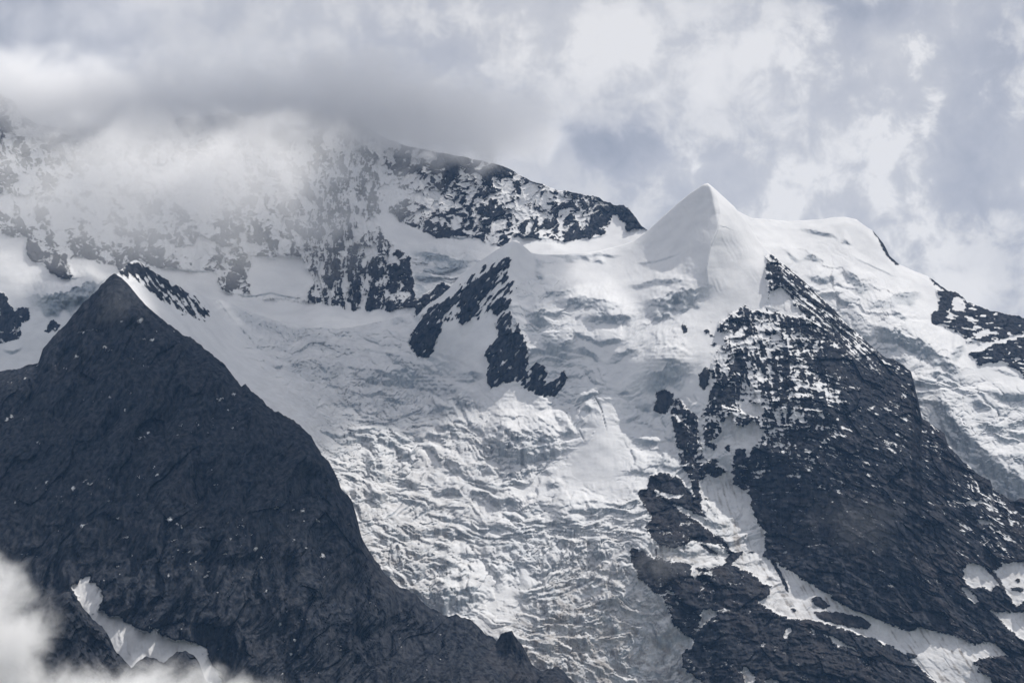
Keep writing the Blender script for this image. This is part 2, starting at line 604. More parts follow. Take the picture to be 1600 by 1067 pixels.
def unfold(Y, L, least=-0.35):
    """walls may be upright but not overhang: what would overhang is filled in and cut back"""
    lv = least * L.v
    up = np.maximum.accumulate((Y + lv)[::-1], axis=0)[::-1] - lv
    dn = np.minimum.accumulate(Y + lv, axis=0) - lv
    return .5 * (up + dn)


def ridge_line(L, pts, amp, wl, wr):
    p = np.array(pts, float)
    p = p[np.argsort(p[:, 1])]
    ul = np.interp(L.v, p[:, 1], p[:, 0])
    tp = sstep(L.v, p[0, 1] - 12, p[0, 1] + 6) * (1 - sstep(L.v, p[-1, 1] - .35 * (p[-1, 1] - p[0, 1]), p[-1, 1] + 5))
    d = L.u - ul
    return -amp * tp * np.clip(np.where(d < 0, 1 + d / wl, 1 - d / wr), 0, 1) ** 1.7


# ------------------------------------------------------------------ digitised outlines (photograph pixels)
exec_order = []
TOP_P = [(-240, 640), (-90, 604), (0, 580), (40, 572), (60, 566), (66, 546), (90, 518), (125, 482), (130, 474), (155, 450), (172, 431), (180, 427), (190, 433),
         (205, 450), (222, 470), (240, 488), (262, 505), (285, 523), (296, 524), (310, 535), (328, 553), (352, 570), (366, 590), (377, 604),
         (384, 600), (390, 606), (400, 615), (422, 638), (445, 648), (455, 655), (470, 664), (486, 680), (498, 697), (502, 706), (515, 722),
         (527, 745), (534, 765), (548, 778), (556, 800), (562, 828), (566, 845), (575, 862), (590, 882), (605, 902), (625, 918), (648, 930),
         (660, 940), (680, 955), (700, 962), (712, 958), (735, 968), (755, 985), (768, 996), (776, 1001), (782, 991), (790, 986), (800, 986), (808, 1000),
         (822, 1018), (830, 1035), (845, 1047), (858, 1045), (870, 1043), (885, 1052), (897, 1067), (930, 1110), (960, 1140)]
TOP_M = [(60, 560), (120, 500), (165, 452), (178, 432), (190, 421), (200, 411), (213, 407), (225, 413), (240, 424), (258, 435), (275, 445), (300, 456),
         (330, 466), (345, 468), (360, 474), (400, 490), (450, 507), (480, 512), (540, 513), (600, 501), (638, 489), (648, 497), (668, 476), (690, 462), (705, 447),
         (722, 428), (745, 411), (765, 398), (780, 388), (790, 381), (800, 377), (810, 379), (820, 386), (830, 395), (845, 398), (880, 398), (930, 393), (965, 385),
         (990, 377), (1010, 362), (1040, 335), (1060, 317), (1080, 301), (1100, 288), (1106, 286.5), (1113, 292), (1121, 299), (1134, 311), (1147, 323), (1165, 345),
         (1180, 368), (1192, 385), (1205, 398), (1212, 403), (1251, 434), (1275, 458), (1302, 482), (1329, 512), (1352, 532), (1368, 545), (1383, 558),
         (1400, 563), (1414, 571), (1424, 582), (1430, 605), (1436, 630), (1440, 652), (1460, 666), (1476, 677), (1481, 695), (1506, 720), (1524, 738),
         (1547, 751), (1552, 766), (1572, 775), (1586, 782), (1600, 779), (1690, 775), (1850, 800)]
TOP_E = [(1095, 345), (1120, 325), (1147, 327), (1174, 341), (1201, 343), (1230, 346), (1260, 344), (1285, 343), (1300, 340), (1320, 339), (1338, 343),
         (1350, 352), (1365, 362), (1380, 380), (1390, 400), (1405, 413), (1420, 420), (1440, 428), (1456, 436), (1465, 443), (1475, 450), (1483, 456),
         (1492, 455), (1503, 463), (1511, 472), (1520, 473), (1540, 483), (1560, 488), (1600, 497), (1690, 518), (1850, 560)]
TOP_A = [(-240, 20), (-90, 70), (-20, 125), (0, 147), (20, 158), (35, 180), (60, 196), (100, 200), (150, 198), (250, 188), (350, 178), (450, 170), (550, 185), (600, 215), (640, 230),
         (700, 240), (770, 255), (800, 266), (830, 283), (870, 296), (905, 304), (935, 308), (952, 318), (958, 322), (975, 322), (990, 335), (1002, 353),
         (1020, 366), (1060, 400), (1090, 420)]
TOP_K = [(-90, 940), (40, 952), (75, 935), (108, 924), (120, 935), (130, 950), (145, 965), (160, 978), (172, 995), (181, 1016), (205, 1042),
         (228, 1026), (240, 1026), (255, 1038), (262, 1030), (275, 1019), (290, 1018), (303, 1022), (312, 1036), (320, 1060), (345, 1100), (360, 1130)]

STEP = 1.42

# ------------------------------------------------------------------ the dark mountain in front
L = Layer(TOP_P, -240, 960, 1140, 1.6, [(-90, .7), (160, .8), (180, .3), (250, .6), (330, .9), (400, 1.0), (560, 1.3), (700, .9), (960, .8)], 3)
u, v = L.u, L.v
Y = tps([(182, 428, 6420), (-90, 604, 6250), (0, 580, 6250), (100, 510, 6350), (300, 530, 6250), (400, 615, 6100), (500, 705, 5980), (562, 824, 5900), (605, 902, 5850),
         (660, 940, 5880), (720, 960, 5930), (776, 1001, 5950), (800, 986, 5850), (830, 1035, 5900), (897, 1067, 5900), (250, 800, 5500), (100, 1000, 5150),
         (400, 1067, 5230), (650, 1067, 5600), (770, 1067, 5650), (120, 650, 5950), (250, 600, 6000), (-90, 1140, 4950), (960, 1140, 5850), (400, 800, 5600),
         (0, 800, 5550), (500, 900, 5600)], u, v)
wu = u + 16 * fbm(u / 70, v / 70, 2, 5)
wv = v + 16 * fbm(u / 70, v / 70, 2, 8)
sl = wu + .42 * wv                       # gullies run down to the left
sl2 = wu - .55 * wv
right = sstep(u, 560, 680) * sstep(v, 900, 960)
rel = ridged(sl / 120, wv / 260, 3, 11) * 80 + ridged(sl / 34, wv / 110, 3, 12) * 34 * (1 - .3 * right) + ridged(sl / 11, wv / 60, 3, 14) * 8 + facets(sl / 60, (wv + .3 * wu) / 90, 301) * 30 + facets(sl / 19, (wv + .2 * wu) / 48, 302) * 9 + facets(sl / 7.5, (wv + .2 * wu) / 17, 303) * 4 + ridged((wv + .45 * wu) / 11, wu / 90, 3, 304) * 3.5 + ridged(sl / 4.2, wv / 34, 2, 305) * 2.5 + ridged(sl / 5.5, wv / 26, 2, 15) * 2.2
rel = rel + ridged(sl2 / 60, wv / 90, 2, 19) * 9 + ridged(wu / 60, (wv + .25 * wu) / 15, 3, 21) * 4 + fbm(wu / 4, wv / 5, 2, 23) * 3.2
rel = rel + right * ridged(wu / 19, wv / 140, 2, 25) * 9
edge = sstep(v - L.vt[None, :], 0, 40)
Y = Y - rel * (.25 + .75 * edge) + 22 * (1 - sstep(v - L.vt[None, :], 0, 18)) ** 2
nose = area([[(735, 1070), (745, 1035), (770, 1012), (782, 990), (800, 985), (830, 1034), (860, 1044), (897, 1067), (930, 1145), (720, 1145)]], u + 4 * perlin(u / 9, v / 9, 2), v, 2)
Y = Y - 20 * nose
# snow: specks on ledges, small patches, the little glacier at the foot
FLECKS = [(218, 501, 7, 4), (133, 518, 16, 1.2), (118, 557, 4, 2.4), (170, 547, 6, 1.6), (165, 543, 3, 3), (190, 503, 7, 1.5), (237, 531, 5, 2), (224, 529, 3, 1.5), (150, 517, 5, 1),
          (113, 763, 5, 3), (132, 751, 8, 1.5), (141, 755, 7, 1.3), (265, 811, 7, 4), (277, 819, 4, 1.5), (284, 823, 2, 2), (196, 839, 8, 2), (131, 820, 9, 1.5), (184, 810, 4, 2.5),
          (24, 783, 2, 2), (72, 752, 3, 3), (216, 745, 3, 2), (226, 747, 3, 2), (244, 742, 3, 2.5), (240, 731, 2.5, 1.5), (432, 793, 4, 2), (456, 796, 5, 2), (473, 797, 5, 2.5), (495, 813, 5, 3),
          (474, 813, 3, 1.4), (316, 823, 5, 1.2), (378, 821, 5, 1), (458, 843, 4, 2), (478, 855, 5, 2), (400, 858, 5, 2), (410, 870, 3, 2), (360, 841, 3, 3), (306, 878, 3, 2.5), (263, 900, 4, 5),
          (326, 893, 4, 2), (322, 900, 4, 2), (350, 866, 4, 1), (295, 863, 3, 1.5), (207, 867, 2, 2), (184, 885, 2, 2), (185, 896, 2, 1.5), (341, 925, 2, 1), (415, 923, 2, 3.5), (437, 975, 3, 5),
          (461, 1000, 1.5, 3), (465, 1015, 1.5, 3), (469, 1025, 2, 2), (455, 1022, 1.5, 3), (338, 757, 4, 1.2), (272, 844, 6, 1), (305, 785, 3, 1), (504, 868, 4, 5), (340, 622, 2, 1), (345, 625, 4, 3),
          (365, 615, 2, 3), (356, 640, 2, 2), (220, 683, 8, 2.2), (232, 676, 4, 2), (195, 640, 3, 3), (172, 620, 3, 2), (40, 590, 4, 3), (18, 651, 3, 2), (10, 655, 4, 3), (207, 560, 2, 1.2), (243, 517, 2, 1.3),
          (640, 976, 3, 1.5), (588, 1003, 2.5, 1), (690, 990, 2, 2)]
fl = np.zeros(u.shape, F)
jx, jy = u + 6.5 * fbm(u / 8, v / 8, 4, 31, .65), v + 5.5 * fbm(u / 7, v / 7, 4, 33, .65)
for (fu, fv, ra, rb) in FLECKS:
    m = (np.abs(u - fu) < ra * 2.4 + 5) & (np.abs(v - fv) < rb * 2.4 + 5 + ra * .6)
    d = np.sqrt(((jx[m] - fu) / ra) ** 2 + ((jy[m] - fv + .25 * (jx[m] - fu)) / rb) ** 2)
    fl[m] = np.maximum(fl[m], 1.15 - .95 * d)
clus = sstep(fbm(u / 60, v / 50, 2, 41), .05, .4)
spk = sstep(perlin((u + .9 * v) / 3.2, (v - .5 * u) / 7.5, 43) + .6 * perlin(u / 14, v / 6, 44), .78, .95) * clus
fl = np.maximum(fl, .8 * spk)
corrie_poly = [(112, 917), (128, 906), (146, 911), (158, 922), (160, 940), (152, 952), (168, 958), (190, 966), (214, 984), (232, 987), (246, 984), (262, 996), (290, 1000), (312, 1008), (326, 1022),
               (332, 1040), (345, 1060), (400, 1145), (60, 1145), (100, 1000), (128, 960), (120, 935)]
cor = area([corrie_poly], u + 11 * fbm(u / 16, v / 16, 5, 47, .65), v + 11 * fbm(u / 16, v / 16, 5, 48, .65), 1)
cor = np.maximum(cor, area([[(122, 912), (132, 902), (142, 900), (138, 912)]], u, v, 1))
WFALL = [[(695, 958), (694, 975), (696, 985), (693, 1000)], [(677, 1003), (672, 1020), (670, 1035), (665, 1050), (662, 1072), (658, 1100)]]
wf = np.zeros(u.shape, F)
for p in WFALL:
    p = np.array(p, float)
    ul = np.interp(v, p[:, 1], p[:, 0]) + 1.5 * perlin(v / 6, v * 0, 5)
    wf = np.maximum(wf, (np.abs(u - ul) < 1.25) * ((v > p[0, 1]) & (v < p[-1, 1])))
sn = np.clip(np.maximum.reduce([fl, cor * 1.2, wf * .2]), 0, 1)
Y = Y - 22 * sstep(cor, .2, 1) + cor * rel * .75 - 5 * (fl > .6)
ids = np.zeros(u.shape, np.int32)
ids[cor > .5] = 1
ids[(nose > .5)] = 2
ids[(wf > .5) & (v < 1001)] = 3
ids[(wf > .5) & (v > 1002)] = 4
attrs = {'rock': 1 - sn, 'ice': np.zeros_like(u), 'dirt': cor * .35, 'warm': .18 + .55 * nose + .5 * sstep(fbm(u / 120, v / 120, 2, 51), 0, .5) * .5}
dark = L.finish(Y, attrs, ids, {
    0: ('mountain', None, dict(label='dark bare rock pyramid with few snow specks in front of the glacier', cat='mountain', kind='structure')),
    1: ('snow_field', 0, dict(label='small grey snow field in the hollow above the low white cloud')),
    3: ('waterfall', 0, dict(label='thin meltwater fall under the blue-grey ice front')),
    4: ('waterfall', 0, dict(label='lower thin meltwater fall on the dark slabs')),
    2: ('rock_spur', 0, dict(label='brownish rock spur jutting into the glacier tongue'))})
PY, PL = Y, L

# ------------------------------------------------------------------ the knobs in the low cloud
L = Layer(TOP_K, -240, 360, 1180, 1.8, [(-90, .9), (360, .9)], 61)
u, v = L.u, L.v
Y = tps([(-90, 940, 4800), (100, 925, 4780), (180, 1015, 4720), (290, 1018, 4680), (360, 1130, 4640), (-90, 1180, 4450), (150, 1180, 4480), (360, 1180, 4600), (80, 1040, 4640)], u, v)
Y = Y - ridged((u + .5 * v) / 40, v / 60, 4, 63) * 24 - facets(u / 26, v / 30, 341) * 22 - facets(u / 10, v / 11, 342) * 9 - ridged(u / 12, v / 16, 3, 65) * 3 - fbm(u / 5, v / 5, 3, 66) * 4 + 40 * (1 - sstep(v - L.vt[None, :], 0, 22)) ** 2
attrs = {'rock': np.ones_like(u), 'ice': L.zero, 'dirt': L.zero, 'warm': L.zero + .5}
ids = np.where(u < 205, 0, 1)
L.finish(Y, attrs, ids, {
    0: ('rocky_knoll', None, dict(label='larger black rock knob half swallowed by the low white cloud', cat='rock', group='rock knobs in the low cloud')),
    1: ('rocky_knoll', None, dict(label='smaller rounded black rock knob beside the grey snow field', cat='rock', group='rock knobs in the low cloud'))},
    back=((3, 60), (20, 300)))

# ------------------------------------------------------------------ the far wall and its snow basin
L = Layer(TOP_A, -240, 1085, 760, STEP, [(-90, 1.2), (100, .6), (560, .5), (800, .35), (930, .8), (985, 1.0), (1010, .1), (1085, 0)], 71)
u, v = L.u, L.v
Y = tps([(-90, 620, 7600), (0, 575, 7650), (-90, 400, 8100), (0, 400, 8050), (100, 440, 7900), (60, 400, 8100), (60, 350, 8350), (30, 200, 8800), (-60, 150, 8900), (180, 440, 7950), (250, 412, 8250),
         (200, 390, 8350), (300, 300, 8600), (300, 190, 8950), (350, 445, 8300), (460, 470, 8300), (420, 400, 8450), (520, 505, 8000), (620, 490, 8050), (550, 478, 8250), (640, 425, 8350), (560, 400, 8500), (560, 300, 8750),
         (560, 185, 9100), (450, 320, 8650), (450, 175, 9100), (600, 365, 8520), (650, 348, 8750), (700, 380, 8560), (780, 388, 8550), (720, 330, 8820), (720, 245, 9060), (860, 378, 8600), (860, 365, 8720), (860, 300, 8900),
         (980, 325, 8900), (980, 365, 8750), (1000, 420, 8550), (1085, 420, 8600), (800, 500, 8250), (330, 505, 7950), (250, 480, 7950), (200, 600, 7600), (500, 620, 7750), (700, 620, 7900), (900, 600, 8200),
         (150, 760, 7200), (500, 760, 7400), (1085, 760, 7900), (-90, 760, 7200)], u, v)
G = dvert(Y, L)
cov = np.clip(tps([(10, 170, .6), (10, 230, .5), (20, 300, .45), (20, 350, .6), (60, 300, .25), (110, 370, .3), (60, 200, .6), (100, 230, .6), (150, 230, .5), (150, 320, .15), (130, 380, .5), (160, 390, .6),
         (200, 380, .5), (240, 390, .55), (230, 350, .4), (290, 390, .3), (300, 330, .3), (330, 370, .1), (370, 380, .75), (390, 420, .5), (420, 420, .05), (450, 440, .02), (440, 380, .3), (460, 360, .5), (480, 400, .55),
         (520, 400, .6), (560, 430, .72), (600, 440, .8), (620, 400, .6), (545, 370, .5), (560, 320, .45), (560, 270, .4), (540, 240, .4), (600, 260, .4), (585, 350, .12), (620, 340, .4), (620, 290, .35), (650, 300, .35),
         (680, 330, .48), (680, 260, .5), (720, 270, .6), (770, 265, .8), (740, 300, .6), (740, 340, .45), (700, 350, .6), (760, 370, .6), (800, 300, .5), (800, 350, .5), (850, 330, .42), (850, 360, .4), (900, 320, .5),
         (925, 325, .88), (930, 350, .75), (880, 350, .55), (870, 370, .5), (980, 330, .95), (990, 350, .95), (300, 250, .35), (400, 250, .4), (450, 300, .4), (350, 300, .25), (-80, 300, .4), (-80, 500, .3), (300, 600, 0),
         (700, 600, 0), (1050, 500, 0)], u, v), 0, 1)
ju, jv = u + 5 * fbm(u / 16, v / 16, 3, 81), v + 5 * fbm(u / 16, v / 16, 3, 82)
SNOW_A = [[(603, 328), (618, 340), (640, 350), (660, 360), (700, 374), (720, 368), (745, 370), (765, 382), (790, 382), (800, 372), (850, 372), (890, 380), (930, 373), (960, 362), (1000, 362), (1020, 420), (740, 470), (690, 440), (650, 470), (640, 400), (600, 372), (586, 350)],
          [(250, 416), (300, 423), (340, 425), (345, 450), (380, 465), (470, 470), (500, 474), (535, 478), (548, 482), (610, 485), (650, 478), (660, 765), (200, 765), (210, 430)],
          [(-250, 360), (40, 368), (45, 400), (80, 425), (102, 437), (112, 435), (112, 402), (130, 402), (180, 415), (190, 430), (185, 480), (62, 575), (-250, 625)],
          [(955, 335), (966, 335), (978, 352), (976, 365), (945, 366)], [(398, 402), (470, 400), (492, 440), (476, 462), (392, 460), (384, 432)], [(1005, 356), (1090, 400), (1090, 765), (640, 765), (660, 480), (800, 390)]]
ROCK_A = [[(40, 398), (55, 385), (80, 395), (98, 400), (112, 413), (110, 430), (100, 426), (93, 434), (82, 424), (62, 410)],
          [(-250, 450), (0, 456), (8, 458), (12, 474), (22, 486), (45, 478), (47, 498), (34, 508), (32, 526), (12, 534), (0, 538), (-250, 560)],
          [(74, 508), (84, 500), (98, 507), (84, 518), (73, 520)], [(478, 461), (488, 462), (508, 470), (495, 474), (484, 468)], [(536, 446), (560, 438), (566, 460), (560, 472), (550, 482), (540, 470)],
          [(500, 428), (522, 432), (530, 448), (515, 452), (503, 440)], [(352, 380), (372, 376), (378, 392), (362, 396)], [(985, 335), (998, 350), (995, 360), (984, 358), (978, 345), (960, 330), (960, 321), (975, 322)],
          [(700, 255), (722, 258), (712, 275), (694, 283), (690, 272)], [(752, 258), (790, 262), (800, 268), (770, 275), (748, 268)], [(735, 278), (770, 292), (780, 296), (762, 312), (745, 310), (748, 298), (730, 288)]]
snowA = area(SNOW_A, ju, jv, 2)
rockA = area(ROCK_A, ju, jv, 1)
tl = .55 * sstep(u, 450, 620) - .25      # gullies lean with the wall
wx, wy = u + 9 * fbm(u / 26, v / 26, 3, 75), v + 9 * fbm(u / 26, v / 26, 3, 76)
gl = wx + tl * wy
ve1 = np.exp(-(perlin(gl / 15, wy / 34, 83) / .16) ** 2)
ve2 = np.exp(-(perlin((wx + .5 * wy) / 24, (wy + .16 * wx) / 9, 84) / .17) ** 2)
ve3 = np.exp(-(perlin((wx - .7 * wy) / 11, (wy + .5 * wx) / 20, 86) / .15) ** 2)
q = 1.25 * fbm(gl / 46, wy / 50, 6, 85, .68) + .30 * ve1 + .22 * ve2 + .18 * ve3 + .4 * fbm(wx / 5, wy / 5, 3, 89, .65) + .32 * fbm((gl + .35 * wy) / 8, (wy - .3 * gl) / 24, 3, 88, .6) - .3 * perlin((wx + .6 * wy) / 26, (wy - .22 * wx) / 12, 90) + .3 * perlin((wx - .8 * wy) / 13, (wy + .5 * wx) / 26, 92)
wall = np.clip(1.4 * (1 - snowA), 0, 1)
rel = wall * (ridged(gl / 75, wy / 170, 3, 91) * 34 + ridged(gl / 22, wy / 60, 3, 93) * 13 + ridged(u / 30, (v + .18 * u) / 9, 2, 95) * 3 + facets((gl + .3 * wy) / 38, (wy - .25 * gl) / 46, 321) * 22 + facets((gl + .3 * wy) / 14, (wy - .25 * gl) / 15, 322) * 10 + facets((gl - .4 * wy) / 6.5, (wy + .3 * gl) / 6, 323) * 4)
flat = -dvert(rel, L)
flat = np.clip(flat / (np.std(flat) + 1e-6), -2, 2)
hollow = blur(rel, 9) - rel
q = q + .10 * flat + .14 * np.clip(hollow / (np.std(hollow) + 1e-6), -2, 2)
q = quantile(q)
cf = np.clip(cov * (1 - snowA), 0, 1)
cf = np.maximum(cf, rockA * .93)
rock = np.clip((cf - q) * 2.6 + .45, 0, .92) * sstep(cf, .02, .08)
rel = rel + wall * (6 * (rock - .5) + 3.0 * fbm(u / 5, v / 5, 2, 97)) + 5 * rockA + fbm(u / 70, v / 40, 3, 98) * 9 * (1 - wall) + fbm(u / 14, v / 8, 2, 99) * .9
CL_A = [([(30, 468), (43, 462), (56, 460), (78, 461), (99, 457), (124, 447), (144, 441), (165, 437), (190, 436)], 34), ([(637, 395), (648, 393), (672, 395), (697, 397), (703, 403), (722, 407), (740, 407)], 11),
        ([(660, 416), (700, 418), (734, 412), (745, 410)], 9), ([(640, 430), (670, 432), (700, 436)], 8), ([(362, 453), (379, 462), (395, 462), (424, 457), (445, 462), (465, 465), (480, 462)], 2.5),
        ([(245, 424), (263, 419), (300, 423), (330, 424), (345, 427)], 2.2), ([(690, 366), (720, 372), (745, 368)], 4), ([(800, 372), (830, 369), (870, 374)], 3), ([(900, 378), (930, 371), (955, 365)], 2),
        ([(75, 405), (110, 434), (140, 432)], 2.5), ([(0, 545), (20, 548), (40, 540)], 6)]
co, ci, cid = cliffs(L, Y, G, CL_A, None, 101)
Rg = np.clip(tps([(690, 412, .9), (660, 425, .8), (720, 425, .7), (640, 380, 0), (700, 380, 0), (650, 460, .5), (700, 450, .6), (600, 480, .02), (500, 490, 0), (400, 470, 0), (300, 440, 0), (100, 470, .15), (60, 530, .1), (100, 400, 0), (600, 300, 0), (900, 400, 0), (760, 400, .1)], u, v), 0, 1) * (1 - wall)
io, fa = icefall(L, Rg * .55, 103, lambda x: .1 * x, G)
Yb = Y - rel + co + io
# the wall's skyline rounds away
ids = np.zeros(u.shape, np.int32)
ids[snowA > .5] = 1
ids[(cid == 0)] = 2
ids[(cid == 1)] = 3
keep = None
wallobj = L.finish(Yb, {'rock': rock, 'ice': np.clip(ci * .9 + fa * .8, 0, 1), 'dirt': .1 * ci, 'warm': L.zero + .25}, ids, {
    0: ('mountain', None, dict(label='snow-plastered far rock wall rising into the grey cloud', cat='mountain', kind='structure')),
    1: ('snow_basin', None, dict(label='smooth snow basin under the foot of the cloudy far wall', cat='snow field', kind='structure')),
    2: ('ice_cliff', 1, dict(label='grey slab of ice beside the tip of the dark mountain')),
    3: ('ice_cliff', 1, dict(label='pale green ice cliff under the upper snow terrace'))},
    keep=~((v > 640) & (u > 260)))
AY, AL = Yb, L
print('wall done')

# ------------------------------------------------------------------ the snow peaks, the icefall and the right-hand rock face
L = Layer(TOP_M, 60, 1850, 1140, STEP, [(60, .2), (190, .6), (300, .5), (350, .2), (640, .2), (700, .25), (780, .1), (1195, .03), (1215, .35), (1400, .7), (1690, .7)], 111)
u, v = L.u, L.v
Y = tps([(60, 560, 6650), (182, 430, 6700), (213, 407, 6950), (258, 435, 7050), (300, 457, 7200), (345, 468, 7500), (400, 490, 7800), (450, 507, 7900), (540, 513, 7960), (600, 501, 7960), (638, 489, 7960),
         (300, 520, 6850), (400, 610, 6850), (480, 665, 6800), (560, 810, 6500), (650, 930, 6250), (776, 1000, 6130), (895, 1067, 6080), (200, 700, 6500), (300, 900, 6200), (500, 1060, 6000), (120, 1140, 5900), (900, 1140, 5960),
         (360, 540, 7150), (420, 560, 7300), (500, 580, 7420), (600, 580, 7560), (700, 590, 7600), (560, 700, 7000), (700, 700, 7100), (850, 640, 7340), (850, 720, 7050), (650, 800, 6720), (800, 800, 6770), (700, 900, 6430), (850, 900, 6430),
         (950, 1000, 6230), (1050, 1067, 6200), (520, 640, 7150),
         (795, 380, 7850), (740, 415, 7800), (690, 465, 7760), (648, 497, 7780), (645, 550, 7620), (760, 560, 7480), (770, 602, 7430), (865, 615, 7400), (820, 500, 7600), (800, 440, 7730), (720, 520, 7600),
         (840, 400, 7960), (900, 402, 8010), (960, 390, 8030), (900, 440, 7800), (1000, 440, 7760), (1100, 440, 7600), (1105, 288, 7950), (1050, 335, 7960), (1000, 375, 8020), (1060, 385, 7790), (1130, 370, 7730), (1192, 387, 7800),
         (1180, 450, 7580), (900, 500, 7560), (1000, 500, 7470), (1080, 500, 7430), (930, 580, 7340), (1000, 570, 7250), (1060, 620, 7180), (940, 660, 7110), (942, 690, 7020), (946, 725, 6930), (950, 765, 6830), (1000, 640, 7190), (1020, 700, 7060), (1070, 560, 7250), (1150, 500, 7440),
         (1212, 405, 7740), (1250, 500, 7430), (1150, 600, 7150), (1250, 600, 7120), (1330, 513, 7600), (1330, 620, 7200), (1430, 607, 7450), (1100, 700, 6950), (1250, 720, 6900), (1400, 720, 7000), (1506, 721, 7230), (1586, 782, 7150),
         (1690, 776, 7150), (1050, 760, 6800), (1150, 850, 6640), (1300, 850, 6690), (1400, 905, 6660), (1450, 850, 6790), (1600, 880, 6850), (1050, 870, 6420), (1100, 950, 6320), (1120, 755, 6890), (1180, 860, 6680), (1215, 900, 6600), (1250, 955, 6440), (1380, 990, 6500), (1480, 1020, 6470), (1530, 1060, 6380), (1440, 960, 6590), (1550, 960, 6640), (1100, 1100, 6080),
         (1300, 1100, 6170), (1500, 1100, 6320), (1690, 1140, 6420), (1690, 900, 6780)], u, v, lam=1e-4)
G = dvert(Y, L)
Y = Y + ridge_line(L, [(1106, 286), (1121, 310), (1126, 335), (1121, 360), (1110, 385), (1104, 420), (1110, 470)], 85, 70, 46)
Y = Y + ridge_line(L, [(800, 377), (797, 405), (793, 440), (800, 480), (812, 520), (825, 570)], 40, 50, 34)
Y = Y + ridge_line(L, [(1216, 415), (1258, 475), (1290, 540), (1310, 620), (1320, 700), (1330, 800)], 36, 70, 70)
Y = Y + ridge_line(L, [(340, 466), (362, 496), (385, 520), (405, 540)], 36, 9, 40)

RB = [(186, 425), (200, 411), (213, 406), (240, 423), (275, 445), (300, 458), (322, 478), (332, 500), (318, 502), (296, 492), (278, 490), (262, 478), (240, 460), (222, 447), (205, 440), (190, 431)]
SMALL = [[(792, 401), (798, 405), (794, 418), (781, 428), (771, 440), (765, 455), (752, 470), (744, 478), (748, 485), (736, 503), (722, 507), (715, 505), (722, 486), (712, 480), (718, 466), (700, 482), (691, 500), (688, 520), (680, 540),
          (675, 553), (665, 560), (653, 556), (644, 547), (640, 535), (643, 522), (652, 505), (665, 487), (682, 475), (700, 466), (714, 458), (735, 440), (760, 425), (778, 412)],
         [(762, 482), (772, 470), (784, 462), (800, 468), (797, 478), (786, 486), (778, 494), (770, 488)],
         [(785, 489), (800, 487), (799, 505), (801, 520), (810, 516), (817, 524), (826, 545), (822, 560), (820, 575), (827, 590), (815, 596), (790, 598), (768, 606), (761, 597), (760, 580), (765, 570), (757, 555), (760, 543), (775, 530), (780, 520), (772, 508), (780, 497)],
         [(814, 598), (828, 592), (828, 575), (838, 567), (850, 570), (856, 582), (848, 597), (862, 597), (870, 592), (882, 578), (885, 590), (880, 605), (868, 618), (850, 621), (832, 612), (820, 606)]]
STREAK = [[(700, 470), (740, 430), (780, 405), (798, 440), (806, 445), (790, 480), (760, 492), (740, 500), (690, 500)], [(795, 500), (815, 510), (826, 545), (828, 600), (800, 600)]]
OUT = [[(1022, 628), (1028, 614), (1040, 609), (1052, 616), (1050, 634), (1038, 645), (1024, 643)], [(1092, 598), (1097, 580), (1102, 571), (1110, 580), (1109, 598), (1099, 613)],
       [(1063, 508), (1070, 506), (1074, 516), (1068, 522)], [(1101, 520), (1107, 512), (1109, 522)]]
RF = [(1197, 402), (1206, 396), (1212, 401), (1251, 430), (1302, 478), (1352, 528), (1383, 552), (1420, 565), (1445, 640), (1506, 712), (1552, 745), (1586, 775), (1860, 770), (1860, 1150), (1150, 1150), (1098, 1067), (1079, 1053), (1066, 1042),
      (1065, 1017), (1081, 1012), (1083, 1000), (1066, 987), (1053, 976), (1045, 955), (1034, 934), (1013, 914), (996, 900), (987, 882), (984, 856), (1004, 861), (1024, 874), (1026, 850), (1018, 838), (1006, 822), (1019, 809), (1005, 788), (997, 768), (1013, 764), (1014, 744), (1030, 738),
      (1060, 744), (1078, 768), (1086, 780), (1078, 745), (1064, 725), (1056, 690), (1049, 655), (1050, 628), (1062, 622), (1075, 640), (1092, 652), (1108, 625), (1113, 590), (1112, 570), (1125, 548), (1132, 520), (1122, 508), (1150, 486), (1192, 486), (1200, 462), (1196, 430)]
S1 = [(1090, 752), (1110, 742), (1120, 745), (1143, 734), (1145, 755), (1160, 762), (1172, 775), (1175, 795), (1182, 812), (1193, 830), (1197, 860), (1190, 868), (1215, 880), (1240, 895), (1275, 918), (1310, 940), (1340, 955), (1390, 975), (1420, 985),
      (1440, 980), (1480, 990), (1520, 1005), (1545, 1003), (1560, 1008), (1578, 1025), (1560, 1025), (1530, 1028), (1522, 1036), (1538, 1042), (1526, 1046), (1545, 1058), (1562, 1080), (1480, 1080), (1450, 1055), (1415, 1022), (1395, 1010), (1370, 1000), (1330, 985), (1300, 977),
      (1280, 970), (1240, 968), (1215, 958), (1185, 940), (1200, 930), (1206, 915), (1190, 910), (1175, 895), (1150, 887), (1140, 878), (1150, 868), (1135, 850), (1125, 835), (1115, 815), (1110, 790), (1100, 775)]
S2 = [(1025, 850), (1040, 852), (1050, 858), (1066, 852), (1080, 845), (1100, 846), (1130, 855), (1145, 870), (1134, 882), (1110, 888), (1085, 886), (1060, 876), (1040, 876), (1025, 868)]
S3 = [(1130, 660), (1142, 645), (1148, 665), (1160, 667), (1175, 657), (1195, 674), (1185, 690), (1175, 702), (1170, 716), (1155, 715), (1146, 722), (1141, 738), (1125, 728), (1110, 722), (1098, 705), (1110, 690), (1125, 680)]
S4 = [[(1018, 764), (1040, 770), (1066, 778), (1050, 778), (1030, 774)], [(1048, 785), (1062, 788), (1085, 802), (1112, 818), (1130, 842), (1112, 834), (1088, 812), (1062, 800)], [(1092, 752), (1100, 775), (1112, 800), (1126, 838), (1112, 830), (1096, 790)]]
